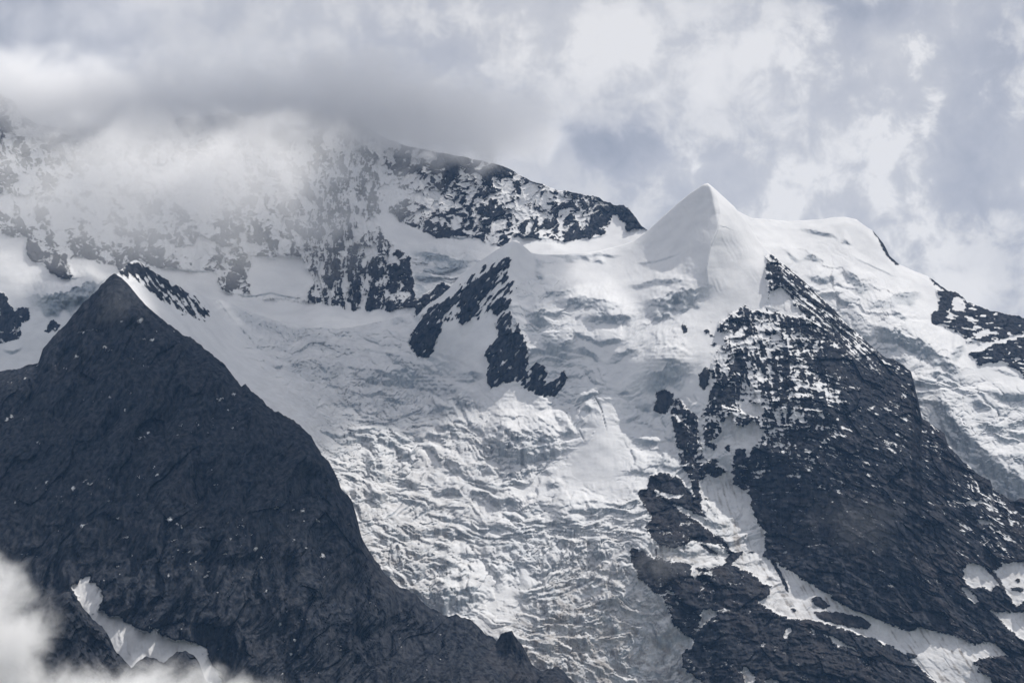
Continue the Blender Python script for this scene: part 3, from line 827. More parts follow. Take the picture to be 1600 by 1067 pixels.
S5 = [(1203, 455), (1220, 447), (1233, 450), (1240, 480), (1258, 488), (1246, 497), (1222, 492), (1206, 482)]
S6 = [[(1503, 892), (1515, 880), (1535, 883), (1555, 892), (1570, 880), (1600, 876), (1860, 868), (1860, 935), (1600, 938), (1588, 948), (1578, 932), (1570, 920), (1560, 912), (1548, 924), (1535, 916), (1520, 920), (1510, 912)],
      [(1545, 952), (1560, 956), (1600, 955), (1860, 958), (1860, 1015), (1600, 1000), (1578, 982)], [(1500, 915), (1514, 918), (1531, 940), (1526, 944), (1508, 928)]]
S7 = [[(1146, 622), (1165, 628), (1186, 632), (1196, 645), (1180, 652), (1160, 644)], [(1507, 784), (1530, 781), (1540, 786), (1515, 788)], [(1520, 810), (1545, 814), (1560, 812), (1535, 820)], [(1088, 640), (1098, 645), (1100, 690), (1092, 690)],
      [(1158, 1046), (1165, 1040), (1178, 1052), (1180, 1072), (1165, 1072)], [(1228, 982), (1238, 978), (1230, 994), (1222, 998)], [(1262, 980), (1270, 978), (1274, 992)], [(1285, 990), (1300, 993), (1326, 1008), (1340, 1018), (1310, 1008)], [(1082, 885), (1092, 893), (1088, 906), (1078, 898)],
      [(1098, 952), (1118, 954), (1122, 962), (1106, 968), (1100, 976), (1092, 978)], [(1040, 920), (1052, 926), (1058, 934), (1046, 928)], [(1040, 942), (1056, 950), (1044, 948)], [(1195, 1062), (1205, 1060), (1222, 1064), (1200, 1074)]]
ROCK_S = [[(1268, 933), (1280, 932), (1290, 940), (1298, 947), (1285, 951), (1270, 942)], [(1236, 949), (1246, 952), (1240, 956)], [(1270, 956), (1290, 955), (1310, 956), (1345, 964), (1362, 975), (1354, 982), (1330, 980), (1300, 972), (1284, 968)], [(1415, 1020), (1436, 1022), (1430, 1027), (1420, 1027)],
          [(1130, 874), (1150, 862), (1163, 862), (1148, 876), (1140, 880)], [(1166, 862), (1180, 860), (1178, 865)], [(1088, 847), (1110, 856), (1124, 867), (1108, 862)], [(1108, 690), (1122, 696), (1116, 704), (1106, 698)], [(1133, 698), (1140, 694), (1140, 706), (1134, 704)], [(1110, 716), (1124, 720), (1114, 726)],
          [(1150, 702), (1166, 700), (1164, 716), (1150, 728), (1146, 720)], [(1203, 872), (1212, 880), (1230, 912), (1234, 925), (1231, 925), (1222, 908)], [(1585, 905), (1594, 903), (1592, 910)], [(1578, 918), (1600, 918), (1598, 924), (1582, 922)], [(1530, 880), (1555, 895), (1572, 920), (1566, 918), (1548, 896)]]
ju, jv = u + 5 * fbm(u / 15, v / 15, 3, 121), v + 5 * fbm(u / 15, v / 15, 3, 122)
ju2, jv2 = u + 2.6 * fbm(u / 8, v / 8, 3, 123), v + 2.6 * fbm(u / 8, v / 8, 3, 124)
rf = area([RF], ju2, jv2, 1)
cov = np.clip(tps([(1210, 430, .8), (1230, 430, .8), (1220, 470, .5), (1280, 480, .78), (1320, 515, .8), (1160, 510, .5), (1140, 545, .6), (1180, 550, .5), (1200, 540, .6), (1240, 530, .85), (1250, 560, .75), (1160, 600, .8), (1190, 590, .65), (1220, 600, .7), (1120, 600, .8), (1140, 630, .7),
        (1190, 640, .55), (1260, 640, .75), (1330, 580, .9), (1300, 600, .85), (1080, 660, .8), (1070, 700, .75), (1150, 650, .7), (1230, 690, .8), (1210, 660, .75), (1250, 700, .84), (1350, 700, .93), (1400, 640, .9), (1430, 640, .9), (1250, 780, .96), (1200, 760, .97), (1350, 780, .975), (1450, 750, .94), (1500, 790, .9),
        (1550, 790, .75), (1550, 830, .85), (1590, 800, .88), (1300, 860, .995), (1400, 900, 1), (1150, 950, .985), (1050, 800, .97), (1250, 1040, .99), (1100, 920, .93), (1500, 1000, .99), (1600, 1060, .98), (1350, 650, .92), (1040, 750, 1.02), (1010, 880, .98)], u, v), 0, 1)
fdip = .62 * np.log1p(np.exp((u - 1330) / 45)) * 45
vd = v - fdip
low = sstep(v, 640, 760)
ledge = perlin(u / 20, vd / 4.6, 131) + .6 * perlin(u / 8, vd / 2.3, 132)
strk = fbm((u - .16 * v + 5 * fbm(u / 20, v / 20, 2, 120)) / 9, v / 55, 3, 133, .6)
wx, wd = u + 7 * fbm(u / 22, v / 22, 3, 125), vd + 7 * fbm(u / 22, v / 22, 3, 126)
dash = sstep(perlin(wx / 11, wd / 7, 127), -.15, .5)
lv1 = np.exp(-(perlin(wx / 30, wd / 8.5, 128) / .13) ** 2) * dash
lv2 = np.exp(-(perlin(wx / 17, wd / 5, 129) / .15) ** 2) * sstep(perlin(wx / 9, wd / 5, 130), 0, .5)
gul = (1 - .8 * sstep(u, 1240, 1350)) * (1 - .7 * low)
sv = np.exp(-(perlin((wx - .16 * wd) / 13, wd / 55, 134) / .14) ** 2) * gul
q = 1.0 * fbm(wx / 44, wd / 30, 6, 135, .68) + .5 * lv1 + .4 * lv2 + .4 * sv + .45 * fbm(wx / 6, wd / 4.5, 3, 137, .65) + .45 * strk * gul - .3 * perlin(wx / 22, wd / 9, 139)
rockrel = ridged(u / 90, vd / 120, 3, 171) * 40 + ridged((u - .1 * v) / 32, vd / 60, 3, 173) * 16 + ridged(u / 40, vd / 11, 3, 175) * 8 + facets((u - .1 * v) / 46, vd / 34, 311) * 28 + facets((u - .1 * v) / 20, vd / 10, 312) * 11 + facets(u / 9, vd / 4.6, 313) * 4.5 + ridged(u / 50, vd / 6.5, 3, 314) * 4 + fbm(u / 4, v / 3.5, 2, 179) * 1.6 - 3.0 * ledge * (1 - .4 * low)
flat = -dvert(rockrel, L)
flat = np.clip(flat / (np.std(flat) + 1e-6), -2, 2)
q = q + .13 * flat + .1 * np.clip(-np.gradient(np.gradient(rockrel, axis=1), axis=1), -2, 2) * 0
q = quantile(q)
snow_polys = area([S1, S2, S3, S5] + S4 + S6 + S7, ju2, jv2, 1)
rock_in = area(ROCK_S, ju2, jv2, 1)
small = area(SMALL, ju2, jv2, 1)
streak = area(STREAK, ju, jv, 4)
rb = area([RB], ju2, jv2, 1)
outc = area(OUT, ju + 4 * fbm(u / 5, v / 5, 3, 126), jv + 4 * fbm(u / 5, v / 5, 3, 127), 1)
qs = quantile(fbm((u + .8 * v) / 5, (v - .8 * u) / 34, 3, 141) + .6 * fbm(u / 9, v / 9, 3, 142))          # streaks down to the left
qb = quantile(fbm((u - .75 * v) / 4.5, (v + .75 * u) / 40, 3, 143) + .5 * fbm(u / 9, v / 9, 3, 144))         # streaks down to the right
cf = rf * cov * (1 - snow_polys)
rock = np.clip((cf - q) * 4.5 + .5, 0, 1) * sstep(cf, .03, .1)
band = np.interp(u, np.array(TOP_M)[:, 0], np.array(TOP_M)[:, 1])
band = sstep(u, 1212, 1230) * (1 - sstep(u, 1340, 1400)) * (1 - sstep(v - band, 26, 58)) * rf
qr = quantile(fbm((u - 1.15 * v) / 5, (v + .85 * u) / 46, 4, 145, .6) + .4 * fbm(u / 7, v / 7, 3, 146))
rock = rock * (1 - band) + band * np.clip((.62 - qr) * 6 + .5, 0, 1)
dots = area([[(1118, 500), (1150, 482), (1196, 486), (1196, 520), (1120, 560)]], ju, jv, 10)
rock = np.maximum(rock, np.clip((dots * .42 * (1 - rf) - q) * 7 + .5, 0, 1) * sstep(dots, .05, .2))
rock = np.maximum(rock, np.clip((small * .95 - qs) * 6 + .5, 0, 1) * sstep(small, .05, .3))
rock = np.maximum(rock, np.clip((streak * .42 - qs) * 6 + .5, 0, 1) * sstep(streak, .05, .2))
rbc = rb * (.52 + .45 * area([[(186, 425), (213, 406), (240, 423), (275, 445), (298, 458), (290, 466), (255, 450), (225, 428), (200, 428)]], ju, jv, 3))
rock = np.maximum(rock, np.clip((rbc - qb) * 6 + .5, 0, 1) * sstep(rb, .05, .3))
rock = np.maximum(rock, np.clip(outc * 1.2, 0, 1))
rock = np.maximum(rock, np.clip(rock_in * 1.2, 0, 1) * rf)
rz = np.clip(np.maximum.reduce([rf * (1 - snow_polys), small, rb, outc, rock_in * rf]), 0, 1)      # rocky ground, snow-flecked or not

Rg = np.clip(tps([(300, 480, 0), (300, 510, 0), (350, 520, .03), (380, 560, .02), (420, 530, .6), (440, 560, .6), (500, 550, .7), (560, 545, .4), (620, 525, .25), (560, 600, .75), (650, 600, .6), (700, 640, .6), (600, 700, .8), (530, 700, .75), (490, 640, .3), (420, 600, .02), (450, 630, .05), (500, 680, .3),
        (700, 700, .75), (800, 700, .8), (770, 640, .25), (830, 640, .22), (700, 760, .4), (640, 790, .5), (750, 800, .5), (850, 765, .15), (800, 770, .3), (940, 700, .02), (950, 650, .08), (950, 740, .02), (920, 760, .1), (900, 800, .5), (980, 820, .75), (1000, 700, .3), (1040, 700, .35), (1000, 640, .35),
        (960, 600, .12), (900, 610, .6), (700, 860, .95), (640, 870, 1), (800, 870, .95), (800, 915, .12), (900, 870, .9), (950, 900, .75), (850, 980, .9), (950, 1000, .95), (1050, 1040, .8), (700, 940, .5), (740, 830, .45), (900, 560, .25), (950, 530, .12), (1000, 520, .2), (1050, 600, .15), (900, 440, .0),
        (1100, 350, 0), (1000, 440, .0), (1150, 450, .0), (800, 420, 0), (700, 520, .02), (740, 560, .04), (850, 470, .35), (880, 500, .3), (860, 560, .35), (1250, 900, 0), (1150, 500, .0), (1400, 600, 0), (950, 480, .1), (1000, 400, 0), (900, 400, .05), (1000, 1067, .9), (600, 830, .7)], u, v), 0, 1)
CL_M = [([(986, 407), (995, 411), (1018, 409), (1045, 401), (1072, 391)], 3.2), ([(970, 449), (991, 445), (1011, 439), (1029, 436), (1052, 435), (1067, 438), (1085, 449)], 9), ([(826, 467), (833, 464), (854, 458), (878, 454), (912, 450)], 8),
        ([(858, 469), (872, 469), (899, 463), (928, 465), (955, 471), (986, 473)], 20), ([(976, 486), (991, 474), (1009, 468), (1034, 464), (1056, 456), (1076, 451), (1101, 447), (1124, 440)], 34, .8), ([(896, 499), (901, 497), (921, 492), (946, 490), (968, 492), (995, 492), (1012, 489)], 17),
        ([(815, 492), (838, 490), (856, 495), (870, 500)], 20), ([(876, 515), (894, 515), (914, 524), (937, 533), (964, 528), (990, 527)], 9), ([(832, 540), (840, 535), (854, 533), (869, 540), (887, 535), (910, 521)], 30, .85), ([(890, 548), (914, 542), (926, 551), (944, 565), (950, 570)], 13),
        ([(936, 568), (944, 565), (959, 555), (982, 546), (1000, 544), (1010, 549)], 13), ([(985, 592), (995, 587), (1011, 582), (1034, 578), (1040, 569), (1063, 567), (1085, 568), (1098, 576)], 36, .85), ([(1022, 560), (1029, 559), (1049, 560), (1076, 566)], 5),
        ([(535, 571), (574, 577), (607, 581), (634, 574), (651, 582), (675, 591), (702, 601), (729, 611), (765, 622)], 26), ([(575, 626), (607, 621), (650, 629)], 9), ([(652, 626), (692, 631), (715, 628), (742, 628), (770, 640)], 17), ([(738, 667), (776, 662), (810, 672), (844, 674), (877, 689), (894, 699), (908, 712)], 38),
        ([(670, 667), (709, 662), (740, 669)], 19), ([(736, 694), (769, 685), (796, 695), (827, 709), (866, 721)], 27), ([(560, 723), (574, 719), (601, 722), (620, 738)], 27), ([(750, 782), (793, 776), (832, 785)], 12), ([(846, 758), (860, 753), (871, 752), (884, 757)], 9), ([(846, 812), (864, 805), (891, 810), (918, 817), (928, 825)], 23),
        ([(704, 586), (742, 581), (764, 585)], 15), ([(352, 470), (371, 482), (391, 492), (406, 498), (420, 502), (441, 509), (466, 513), (486, 517), (505, 522)], 15), ([(418, 546), (437, 537), (455, 536), (466, 543)], 11), ([(425, 563), (441, 562), (465, 562), (486, 570), (507, 570), (527, 568), (565, 571)], 24),
        ([(470, 536), (507, 533), (528, 543)], 10), ([(507, 523), (538, 521), (560, 524)], 5), ([(515, 629), (538, 626), (566, 629)], 13), ([(505, 678), (542, 677), (569, 675), (595, 677), (625, 682), (656, 686)], 19), ([(564, 771), (580, 767), (592, 768), (610, 783)], 20), ([(546, 772), (560, 774), (572, 781)], 18),
        ([(622, 758), (649, 753), (662, 763)], 10), ([(640, 775), (661, 773), (682, 781)], 8), ([(825, 787), (853, 788), (875, 791), (896, 784), (925, 782), (960, 780)], 4.5), ([(845, 795), (871, 799), (896, 804)], 5), ([(906, 799), (935, 792), (960, 792)], 7), ([(730, 813), (776, 824), (806, 836)], 6), ([(700, 822), (740, 836), (790, 845)], 5),
        ([(648, 918), (679, 920), (705, 919), (726, 918), (747, 923), (780, 926)], 34), ([(682, 881), (698, 875), (717, 874), (726, 880)], 13), ([(703, 903), (730, 895), (742, 897)], 11), ([(632, 902), (666, 887), (680, 888)], 12), ([(915, 862), (936, 854), (947, 859), (955, 870)], 17), ([(795, 937), (821, 931), (843, 929), (870, 927), (900, 930)], 13),
        ([(918, 935), (945, 934), (970, 929), (996, 927)], 13), ([(952, 985), (962, 980), (974, 981)], 13), ([(828, 1007), (860, 1008), (880, 1014)], 11), ([(915, 1047), (936, 1044), (950, 1048)], 9), ([(1008, 998), (1045, 987), (1068, 987)], 22),
        ([(833, 389), (858, 395), (895, 399), (924, 398), (937, 394), (957, 399), (978, 399)], 5), ([(878, 405), (890, 404), (903, 408)], 4.5), ([(905, 405), (914, 402), (928, 406)], 4), ([(922, 410), (935, 405), (950, 412)], 5), ([(832, 404), (842, 407), (856, 408)], 6), ([(834, 414), (845, 413), (854, 418)], 6), ([(832, 428), (844, 425), (855, 434)], 11),
        ([(645, 797), (690, 806), (720, 812)], 4.5), ([(996, 640), (1010, 634), (1022, 640)], 8), ([(990, 662), (1010, 660), (1030, 666)], 6), ([(985, 690), (1010, 684), (1045, 696)], 8), ([(1000, 716), (1030, 712), (1066, 735)], 10), ([(960, 615), (975, 610), (990, 616)], 6), ([(860, 600), (880, 606), (905, 622)], 6), ([(905, 640), (915, 632), (930, 638)], 9), ([(870, 676), (890, 668), (902, 676)], 12),
        ([(640, 492), (655, 490), (670, 484)], 12), ([(602, 500), (620, 494), (646, 496)], 14), ([(548, 548), (580, 545), (610, 552), (640, 560)], 5), ([(560, 650), (600, 655), (640, 645), (665, 640), (690, 648)], 4), ([(1120, 350), (1150, 360)], 1.0)]
co, ci, cid = cliffs(L, Y, G, CL_M, Rg, 151)
# open crevasses: narrow slots
slots = L.zero.copy()
for pts in ([(600, 811), (612, 805), (622, 795), (632, 782)], [(616, 809), (632, 795), (651, 782)], [(628, 805), (645, 797), (661, 784)], [(640, 817), (660, 803), (680, 792)], [(828, 816), (852, 819), (880, 822)], [(655, 838), (690, 828), (705, 815)], [(902, 668), (914, 690), (916, 715)], [(925, 610), (940, 640), (950, 680)],
            [(720, 828), (760, 842), (800, 842)], [(710, 838), (750, 852), (800, 850)], [(690, 812), (720, 818), (760, 836)], [(860, 935), (900, 918), (930, 905)], [(820, 925), (860, 922), (890, 914)], [(870, 905), (890, 893), (900, 884)], [(560, 660), (600, 664), (640, 648), (662, 640)], [(720, 748), (750, 755), (790, 762)], [(724, 753), (756, 763), (790, 770)]):
    p = np.array(sorted(pts), float)
    vl = np.interp(u, p[:, 0], p[:, 1]) + 1.2 * perlin(u / 7, u * 0 + .2, 5)
    tp = sstep(u, p[0, 0], p[0, 0] + 6) * (1 - sstep(u, p[-1, 0] - 6, p[-1, 0]))
    slots = np.maximum(slots, tp * (1 - sstep(np.abs(v - vl), .6, 2.6)))
isnow = np.clip(1 - 1.3 * rz, 0, 1)
slant = lambda x: -.24 * np.minimum(x, 820) + .1 * np.maximum(x - 820, 0) + sstep(L.v, 880, 960) * (30 * fbm(L.u / 60, L.v / 45, 3, 162) - .35 * np.maximum(x - 860, 0))
io, fa = icefall(L, Rg * isnow, 161, slant, G)
glrim = rf * (1 - blur(np.zeros((2, 2)), 0)[0, 0])
smallrel = ridged((u + .8 * v) / 14, (v - .8 * u) / 80, 3, 181) * 9 + facets((u + .5 * v) / 22, v / 22, 351) * 14 + facets((u + .5 * v) / 9, v / 9, 352) * 6 + fbm(u / 5, v / 5, 3, 183) * 4
snowrel = fbm(u / 90, v / 60, 3, 185) * 16 * (.4 + .6 * sstep(v, 400, 560)) + fbm(u / 25, v / 18, 3, 187) * 2.2 + fbm(u / 7, v / 5, 2, 189) * .5 + perlin((u - .5 * v + 6 * fbm(u / 30, v / 30, 2, 186)) / 4.5, v / 70, 188) * 1.5 * sstep(perlin(u / 50, v / 40, 190), -.2, .4) * (1 - sstep(v, 440, 520))
gw = (u - .28 * (v - 740) - .35 * np.maximum(v - 880, 0)) + 7 * fbm(u / 60, v / 60, 3, 197)
groove = area([S1, S3], ju2, jv2, 3) * (perlin(gw / 5.2, v / 120, 191) * 1.3 * sstep(perlin(gw / 30, v / 60, 194), -.3, .3) + perlin(gw / 15, v / 160, 192) * 2.8 + fbm(u / 12, v / 12, 3, 196) * 1.6)
rfz = np.clip(rf, 0, 1)
Yb = Y + co * isnow + io - snowrel * isnow * (1 - .6 * Rg) + slots * 14 * isnow
Yb = Yb - rockrel * rfz * (1 - .85 * snow_polys) - smallrel * np.clip(small + rb + streak * .4, 0, 1) - 5.5 * rock - groove - 16 * area(OUT + SMALL + ROCK_S, u, v, 4)
# the glacier stands proud of the rock beside it, the couloir lies in a trough
Yb = Yb + 26 * sstep(rfz, .5, 1) * area([RF], u, v, 9) * sstep(v, 700, 760) * (1 - sstep(u, 1130, 1300)) + 14 * area([S1, S2, S3], u, v, 12)
rnd = sstep(u, 1108, 1125) * (1 - sstep(u, 1185, 1212))
Yb = Yb + (14 + 60 * rnd) * (1 - np.clip((v - L.vt[None, :]) / (12 + 46 * rnd), 0, 1)) ** 2
Yb = np.where(isnow > .3, unfold(Yb, L), Yb)
steep = 1 - sstep(dvert(Yb, L), .3, 1.9)
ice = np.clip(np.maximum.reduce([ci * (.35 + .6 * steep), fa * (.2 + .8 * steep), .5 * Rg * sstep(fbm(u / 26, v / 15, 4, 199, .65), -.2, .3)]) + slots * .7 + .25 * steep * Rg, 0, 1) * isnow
dirt = np.clip(tps([(900, 1000, .85), (870, 980, .9), (960, 960, .6), (1040, 1020, .55), (900, 900, .45), (700, 870, .35), (640, 860, .45), (780, 700, .28), (800, 740, .25), (560, 720, .3), (600, 620, .12), (940, 700, 0), (1000, 500, 0), (760, 560, .05), (500, 570, .15), (400, 560, .05), (1150, 850, .1), (1300, 920, .12),
        (1450, 1020, .12), (1150, 690, .12), (1100, 400, 0), (690, 950, .25), (820, 910, .1), (1100, 1067, .5), (950, 1067, .6), (1600, 900, .2)], u, v), 0, 1)
dirt = np.clip(dirt + .4 * area([S1], ju2, jv2, 2) * sstep(perlin(gw / 5.5, v / 130, 193) + .6 * fbm(u / 20, v / 20, 3, 198), .1, .55), 0, 1)
dirt = np.clip(dirt * 1.25 + .4 * Rg * sstep(v, 760, 900) * sstep(perlin((u + .4 * v) / 70, (v - .3 * u) / 12, 202) + .5 * fbm(u / 12, v / 9, 3, 203), .0, .5), 0, 1)
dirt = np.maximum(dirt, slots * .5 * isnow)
warm = np.clip(.35 + .5 * sstep(v, 650, 850) * rfz + .35 * sstep(fbm(u / 110, v / 110, 2, 195), -.1, .4), 0, 1) * (.3 + .7 * rfz)

# who owns which part of the surface
ids = np.zeros(u.shape, np.int32)                                            # 0 the icefall
PEAK = [(830, 380), (1000, 350), (1106, 280), (1150, 310), (1200, 390), (1215, 420), (1210, 500), (1130, 560), (1095, 565), (1110, 500), (1122, 442), (1080, 448), (1050, 433), (1000, 440), (960, 450), (905, 448), (850, 456), (825, 440)]
PEAK2 = [(640, 560), (640, 490), (700, 440), (790, 370), (815, 378), (832, 395), (826, 440), (822, 470), (815, 490), (830, 540), (835, 600), (760, 610), (740, 580), (690, 575)]
RAMP = [(60, 560), (170, 440), (190, 420), (213, 400), (300, 450), (345, 462), (362, 490), (405, 530), (440, 590), (500, 660), (520, 720), (440, 700), (60, 900)]
ids[area([RAMP], ju2, jv2) > .5] = 3
ids[area([PEAK], ju2, jv2) > .5] = 1
ids[area([PEAK2], ju2, jv2) > .5] = 2
names = {0: ('glacier', None, dict(label='broken grey and white icefall pouring down between the two dark rock masses', cat='glacier', kind='structure')),
         1: ('snow_peak', None, dict(label='smooth pointed white snow peak, highest of the snow summits', cat='mountain', kind='structure')),
         2: ('snow_peak', None, dict(label='small snow peak with dark rock ribs left of the pointed snow peak', cat='mountain', kind='structure')),
         3: ('snow_ramp', None, dict(label='smooth snow ramp along the right edge of the dark rock pyramid', cat='snow field', kind='structure'))}
lab = {3: 'long ice cliff below the snow bench', 4: 'tall shaded ice wall under the pointed snow peak', 11: 'domed grey ice wall above the black rock outcrop', 13: 'long ice cliff across the upper icefall', 16: 'broad ice wall in the middle of the icefall', 40: 'blue-grey ice front above the dark rock slabs'}
for k, it in enumerate(CL_M):
    if it[1] >= 12:
        sel = (cid == k) & (isnow > .5)
        ids[sel & (ids != 3)] = 100 + k
        names[100 + k] = ('ice_cliff', 0, dict(label=lab[k]) if k in lab else {})
ids[rf > .5] = 4
names[4] = ('rock_face', None, dict(label='dark snow-flecked rock face below the pointed snow peak', cat='rock face', kind='structure'))
n = 10
for p, lb in ((S1, 'grooved snow couloir spilling down across the rock face'), (S2, 'white snow patch beside the ragged edge of the icefall'), (S3, 'small snow field above the long couloir'), (S5, 'snow patch high under the rock ridge'), (S6[0], 'snow field against the lower right rocks')):
    ids[(area([p], ju2, jv2, 1) > .5) & (rf > .5)] = n
    names[n] = ('snow_patch', 4, dict(label=lb))
    n += 1
for p in ROCK_S[:3]:
    ids[(area([p], ju2, jv2, 1) > .5) & (rf > .5)] = n
    names[n] = ('rock_outcrop', 4, {})
    n += 1
for p, lb in zip(SMALL, ('long dark rib slanting down to the left', 'short streaky rib below the small summit', 'broad dark buttress', 'forked dark buttress at the edge of the ice')):
    ids[area([p], ju2, jv2, 1) > .5] = n
    names[n] = ('rock_rib', 2, dict(label=lb))
    n += 1
for p, lb in zip(OUT[:2], ('black rock outcrop under the domed grey ice wall', 'narrow upright black rock outcrop between the ice and the rock face')):
    ids[area([p], ju2, jv2, 1) > .5] = n
    names[n] = ('rock_outcrop', None, dict(label=lb, cat='rock', group='rock outcrops in the icefall'))
    n += 1
ids[rb > .5] = n
names[n] = ('rock_ridge', 3, dict(label='streaky dark rock crest behind the tip of the pyramid'))
hid = np.interp(u, PL.u1d, PL.vt + 90)
keep = ~((v > hid) & (u < 900))
mo = L.finish(Yb, {'rock': rock, 'ice': ice, 'dirt': dirt * isnow * (1 - .0 * ice) + dirt * snow_polys * .9, 'warm': warm}, ids, names, keep=keep)
print('middle done')

# ------------------------------------------------------------------ the snow dome, glacier and rocks behind on the right
L = Layer(TOP_E, 1095, 1850, 900, STEP, [(1095, .0), (1200, .03), (1340, .05), (1370, .3), (1410, .2), (1460, .3), (1490, .8), (1690, .8)], 201)
u, v = L.u, L.v
Y = tps([(1095, 345, 8100), (1147, 327, 8120), (1201, 343, 8320), (1260, 344, 8420), (1320, 339, 8500), (1380, 380, 8480), (1440, 428, 8420), (1500, 460, 8350), (1600, 497, 8250), (1690, 518, 8200), (1200, 400, 8000), (1270, 400, 8180), (1300, 430, 8080), (1350, 430, 8180), (1350, 500, 7880), (1400, 480, 8040), (1400, 540, 7800),
         (1450, 500, 8050), (1450, 600, 7640), (1500, 560, 7860), (1560, 540, 8000), (1560, 590, 7800), (1600, 600, 7780), (1500, 660, 7560), (1590, 690, 7520), (1590, 770, 7330), (1400, 700, 7450), (1300, 600, 7800), (1200, 600, 7800), (1690, 620, 7800), (1690, 800, 7300), (1095, 900, 7400), (1400, 900, 7150), (1690, 900, 7100)], u, v)
G = dvert(Y, L)
ju2, jv2 = u + 2.8 * fbm(u / 8, v / 8, 3, 203), v + 2.8 * fbm(u / 8, v / 8, 3, 204)
RE = [[(1462, 452), (1475, 448), (1480, 452), (1494, 452), (1515, 468), (1560, 484), (1600, 492), (1860, 512), (1860, 560), (1600, 520), (1560, 534), (1535, 540), (1526, 532), (1510, 536), (1500, 520), (1480, 512), (1470, 508), (1455, 505), (1456, 490), (1468, 480), (1466, 462)],
      [(1514, 552), (1535, 540), (1560, 533), (1600, 525), (1860, 548), (1860, 640), (1600, 590), (1590, 578), (1575, 570), (1560, 566), (1536, 568), (1532, 572), (1524, 562)]]
RL = [[(1362, 358), (1370, 362), (1382, 378), (1392, 396), (1408, 412), (1402, 415), (1388, 403), (1376, 382)], [(1448, 426), (1458, 434), (1478, 450), (1470, 452), (1456, 440)]]
SE = [[(1487, 466), (1496, 463), (1512, 474), (1505, 484), (1490, 486)], [(1508, 545), (1530, 536), (1570, 528), (1605, 518), (1605, 524), (1570, 534), (1535, 545), (1516, 552)], [(1520, 520), (1545, 512), (1562, 520), (1530, 530)]]
re_ = area(RE, ju2, jv2, 1)
rl = area(RL, ju2, jv2, 1)
se = area(SE, ju2, jv2, 1)
q = quantile(-perlin(u / 18, (v - .15 * u) / 4.5, 211) + .8 * fbm(u / 18, v / 16, 3, 213) + .5 * fbm(u / 6, v / 5, 2, 215))
cov = np.clip(tps([(1470, 470, .9), (1490, 500, .85), (1530, 510, .75), (1560, 495, .95), (1600, 510, .97), (1540, 560, .9), (1580, 560, .8), (1600, 580, .7), (1690, 560, .9), (1400, 400, .9), (1300, 600, .9), (1690, 800, .9)], u, v), 0, 1)
cf = re_ * cov * (1 - .9 * se)
rock = np.clip((cf - q) * 7 + .5, 0, 1) * sstep(cf, .04, .15)
rock = np.maximum(rock, np.clip(rl * 1.1 - .1, 0, 1))
CL_E = [([(1374, 465), (1397, 460), (1414, 456), (1436, 456), (1450, 466)], 17), ([(1340, 512), (1380, 510), (1391, 512), (1425, 525), (1442, 534), (1462, 547), (1481, 562), (1500, 579), (1519, 596), (1530, 607)], 28), ([(1480, 554), (1504, 539), (1513, 553)], 19), ([(1524, 606), (1549, 609), (1575, 615), (1600, 615), (1690, 620)], 15),
        ([(1430, 648), (1458, 639), (1479, 645), (1495, 658), (1512, 676), (1533, 699), (1557, 720), (1582, 740), (1600, 748), (1690, 790)], 42, .95), ([(1450, 632), (1469, 621), (1497, 640)], 15), ([(1508, 666), (1541, 660), (1572, 662), (1600, 656), (1690, 650)], 13), ([(1540, 689), (1559, 678), (1580, 695)], 11), ([(1562, 708), (1600, 709), (1690, 716)], 9),
        ([(1222, 388), (1247, 405), (1256, 408)], 6), ([(1248, 406), (1267, 397), (1290, 410)], 9), ([(1252, 428), (1286, 432), (1318, 430)], 11), ([(1304, 412), (1337, 432), (1374, 455)], 19), ([(1240, 357), (1275, 360), (1302, 366), (1320, 384)], 6), ([(1325, 396), (1368, 417), (1410, 436)], 2.4), ([(1292, 446), (1313, 467), (1348, 481)], 9),
        ([(1346, 484), (1375, 467), (1414, 480)], 10), ([(1310, 380), (1320, 374), (1334, 384)], 6), ([(1440, 585), (1465, 580), (1500, 592)], 12), ([(1385, 480), (1410, 490), (1424, 500)], 10), ([(1420, 600), (1450, 590), (1470, 600)], 8), ([(1500, 625), (1540, 630), (1580, 640)], 7), ([(1545, 575), (1570, 580), (1600, 590)], 4)]
isnow = np.clip(1 - 1.3 * re_, 0, 1)
Rg = np.clip(tps([(1250, 360, .0), (1300, 350, 0), (1260, 410, .15), (1330, 450, .25), (1390, 420, 0), (1430, 450, .0), (1400, 470, .15), (1400, 530, .3), (1450, 590, .4), (1450, 540, .25), (1520, 580, .1), (1570, 600, .08), (1500, 620, .6), (1560, 650, .6), (1500, 690, .4), (1580, 700, .5), (1600, 760, .3), (1200, 340, 0), (1690, 620, .1), (1690, 800, .3)], u, v), 0, 1) * isnow
co, ci, cid = cliffs(L, Y, G, CL_E, Rg, 221)
io, fa = icefall(L, Rg * .9, 231, lambda x: -.35 * x, G)
rockrel = facets(u / 36, (v - .15 * u) / 24, 331) * 18 + facets(u / 13, (v - .15 * u) / 9, 332) * 9 + ridged(u / 50, v / 50, 3, 241) * 12 + ridged(u / 30, (v - .15 * u) / 9, 3, 243) * 5 + fbm(u / 5, v / 4, 2, 245) * 3
snowrel = fbm(u / 70, v / 50, 3, 247) * 11 + fbm(u / 22, v / 16, 3, 249) * 2 + fbm(u / 7, v / 5, 2, 250) * .3
Yb = Y + co * isnow + io - snowrel * isnow - rockrel * re_ * (1 - .8 * se) - 5 * rock - 14 * re_ + 25 * (1 - sstep(v - L.vt[None, :], 0, 16)) ** 2
Yb = unfold(Yb, L)
steep = 1 - sstep(dvert(Yb, L), .3, 1.9)
ice = np.clip(np.maximum(ci * (.4 + .6 * steep), fa * (.15 + .8 * steep)), 0, 1) * isnow
ids = np.zeros(u.shape, np.int32)
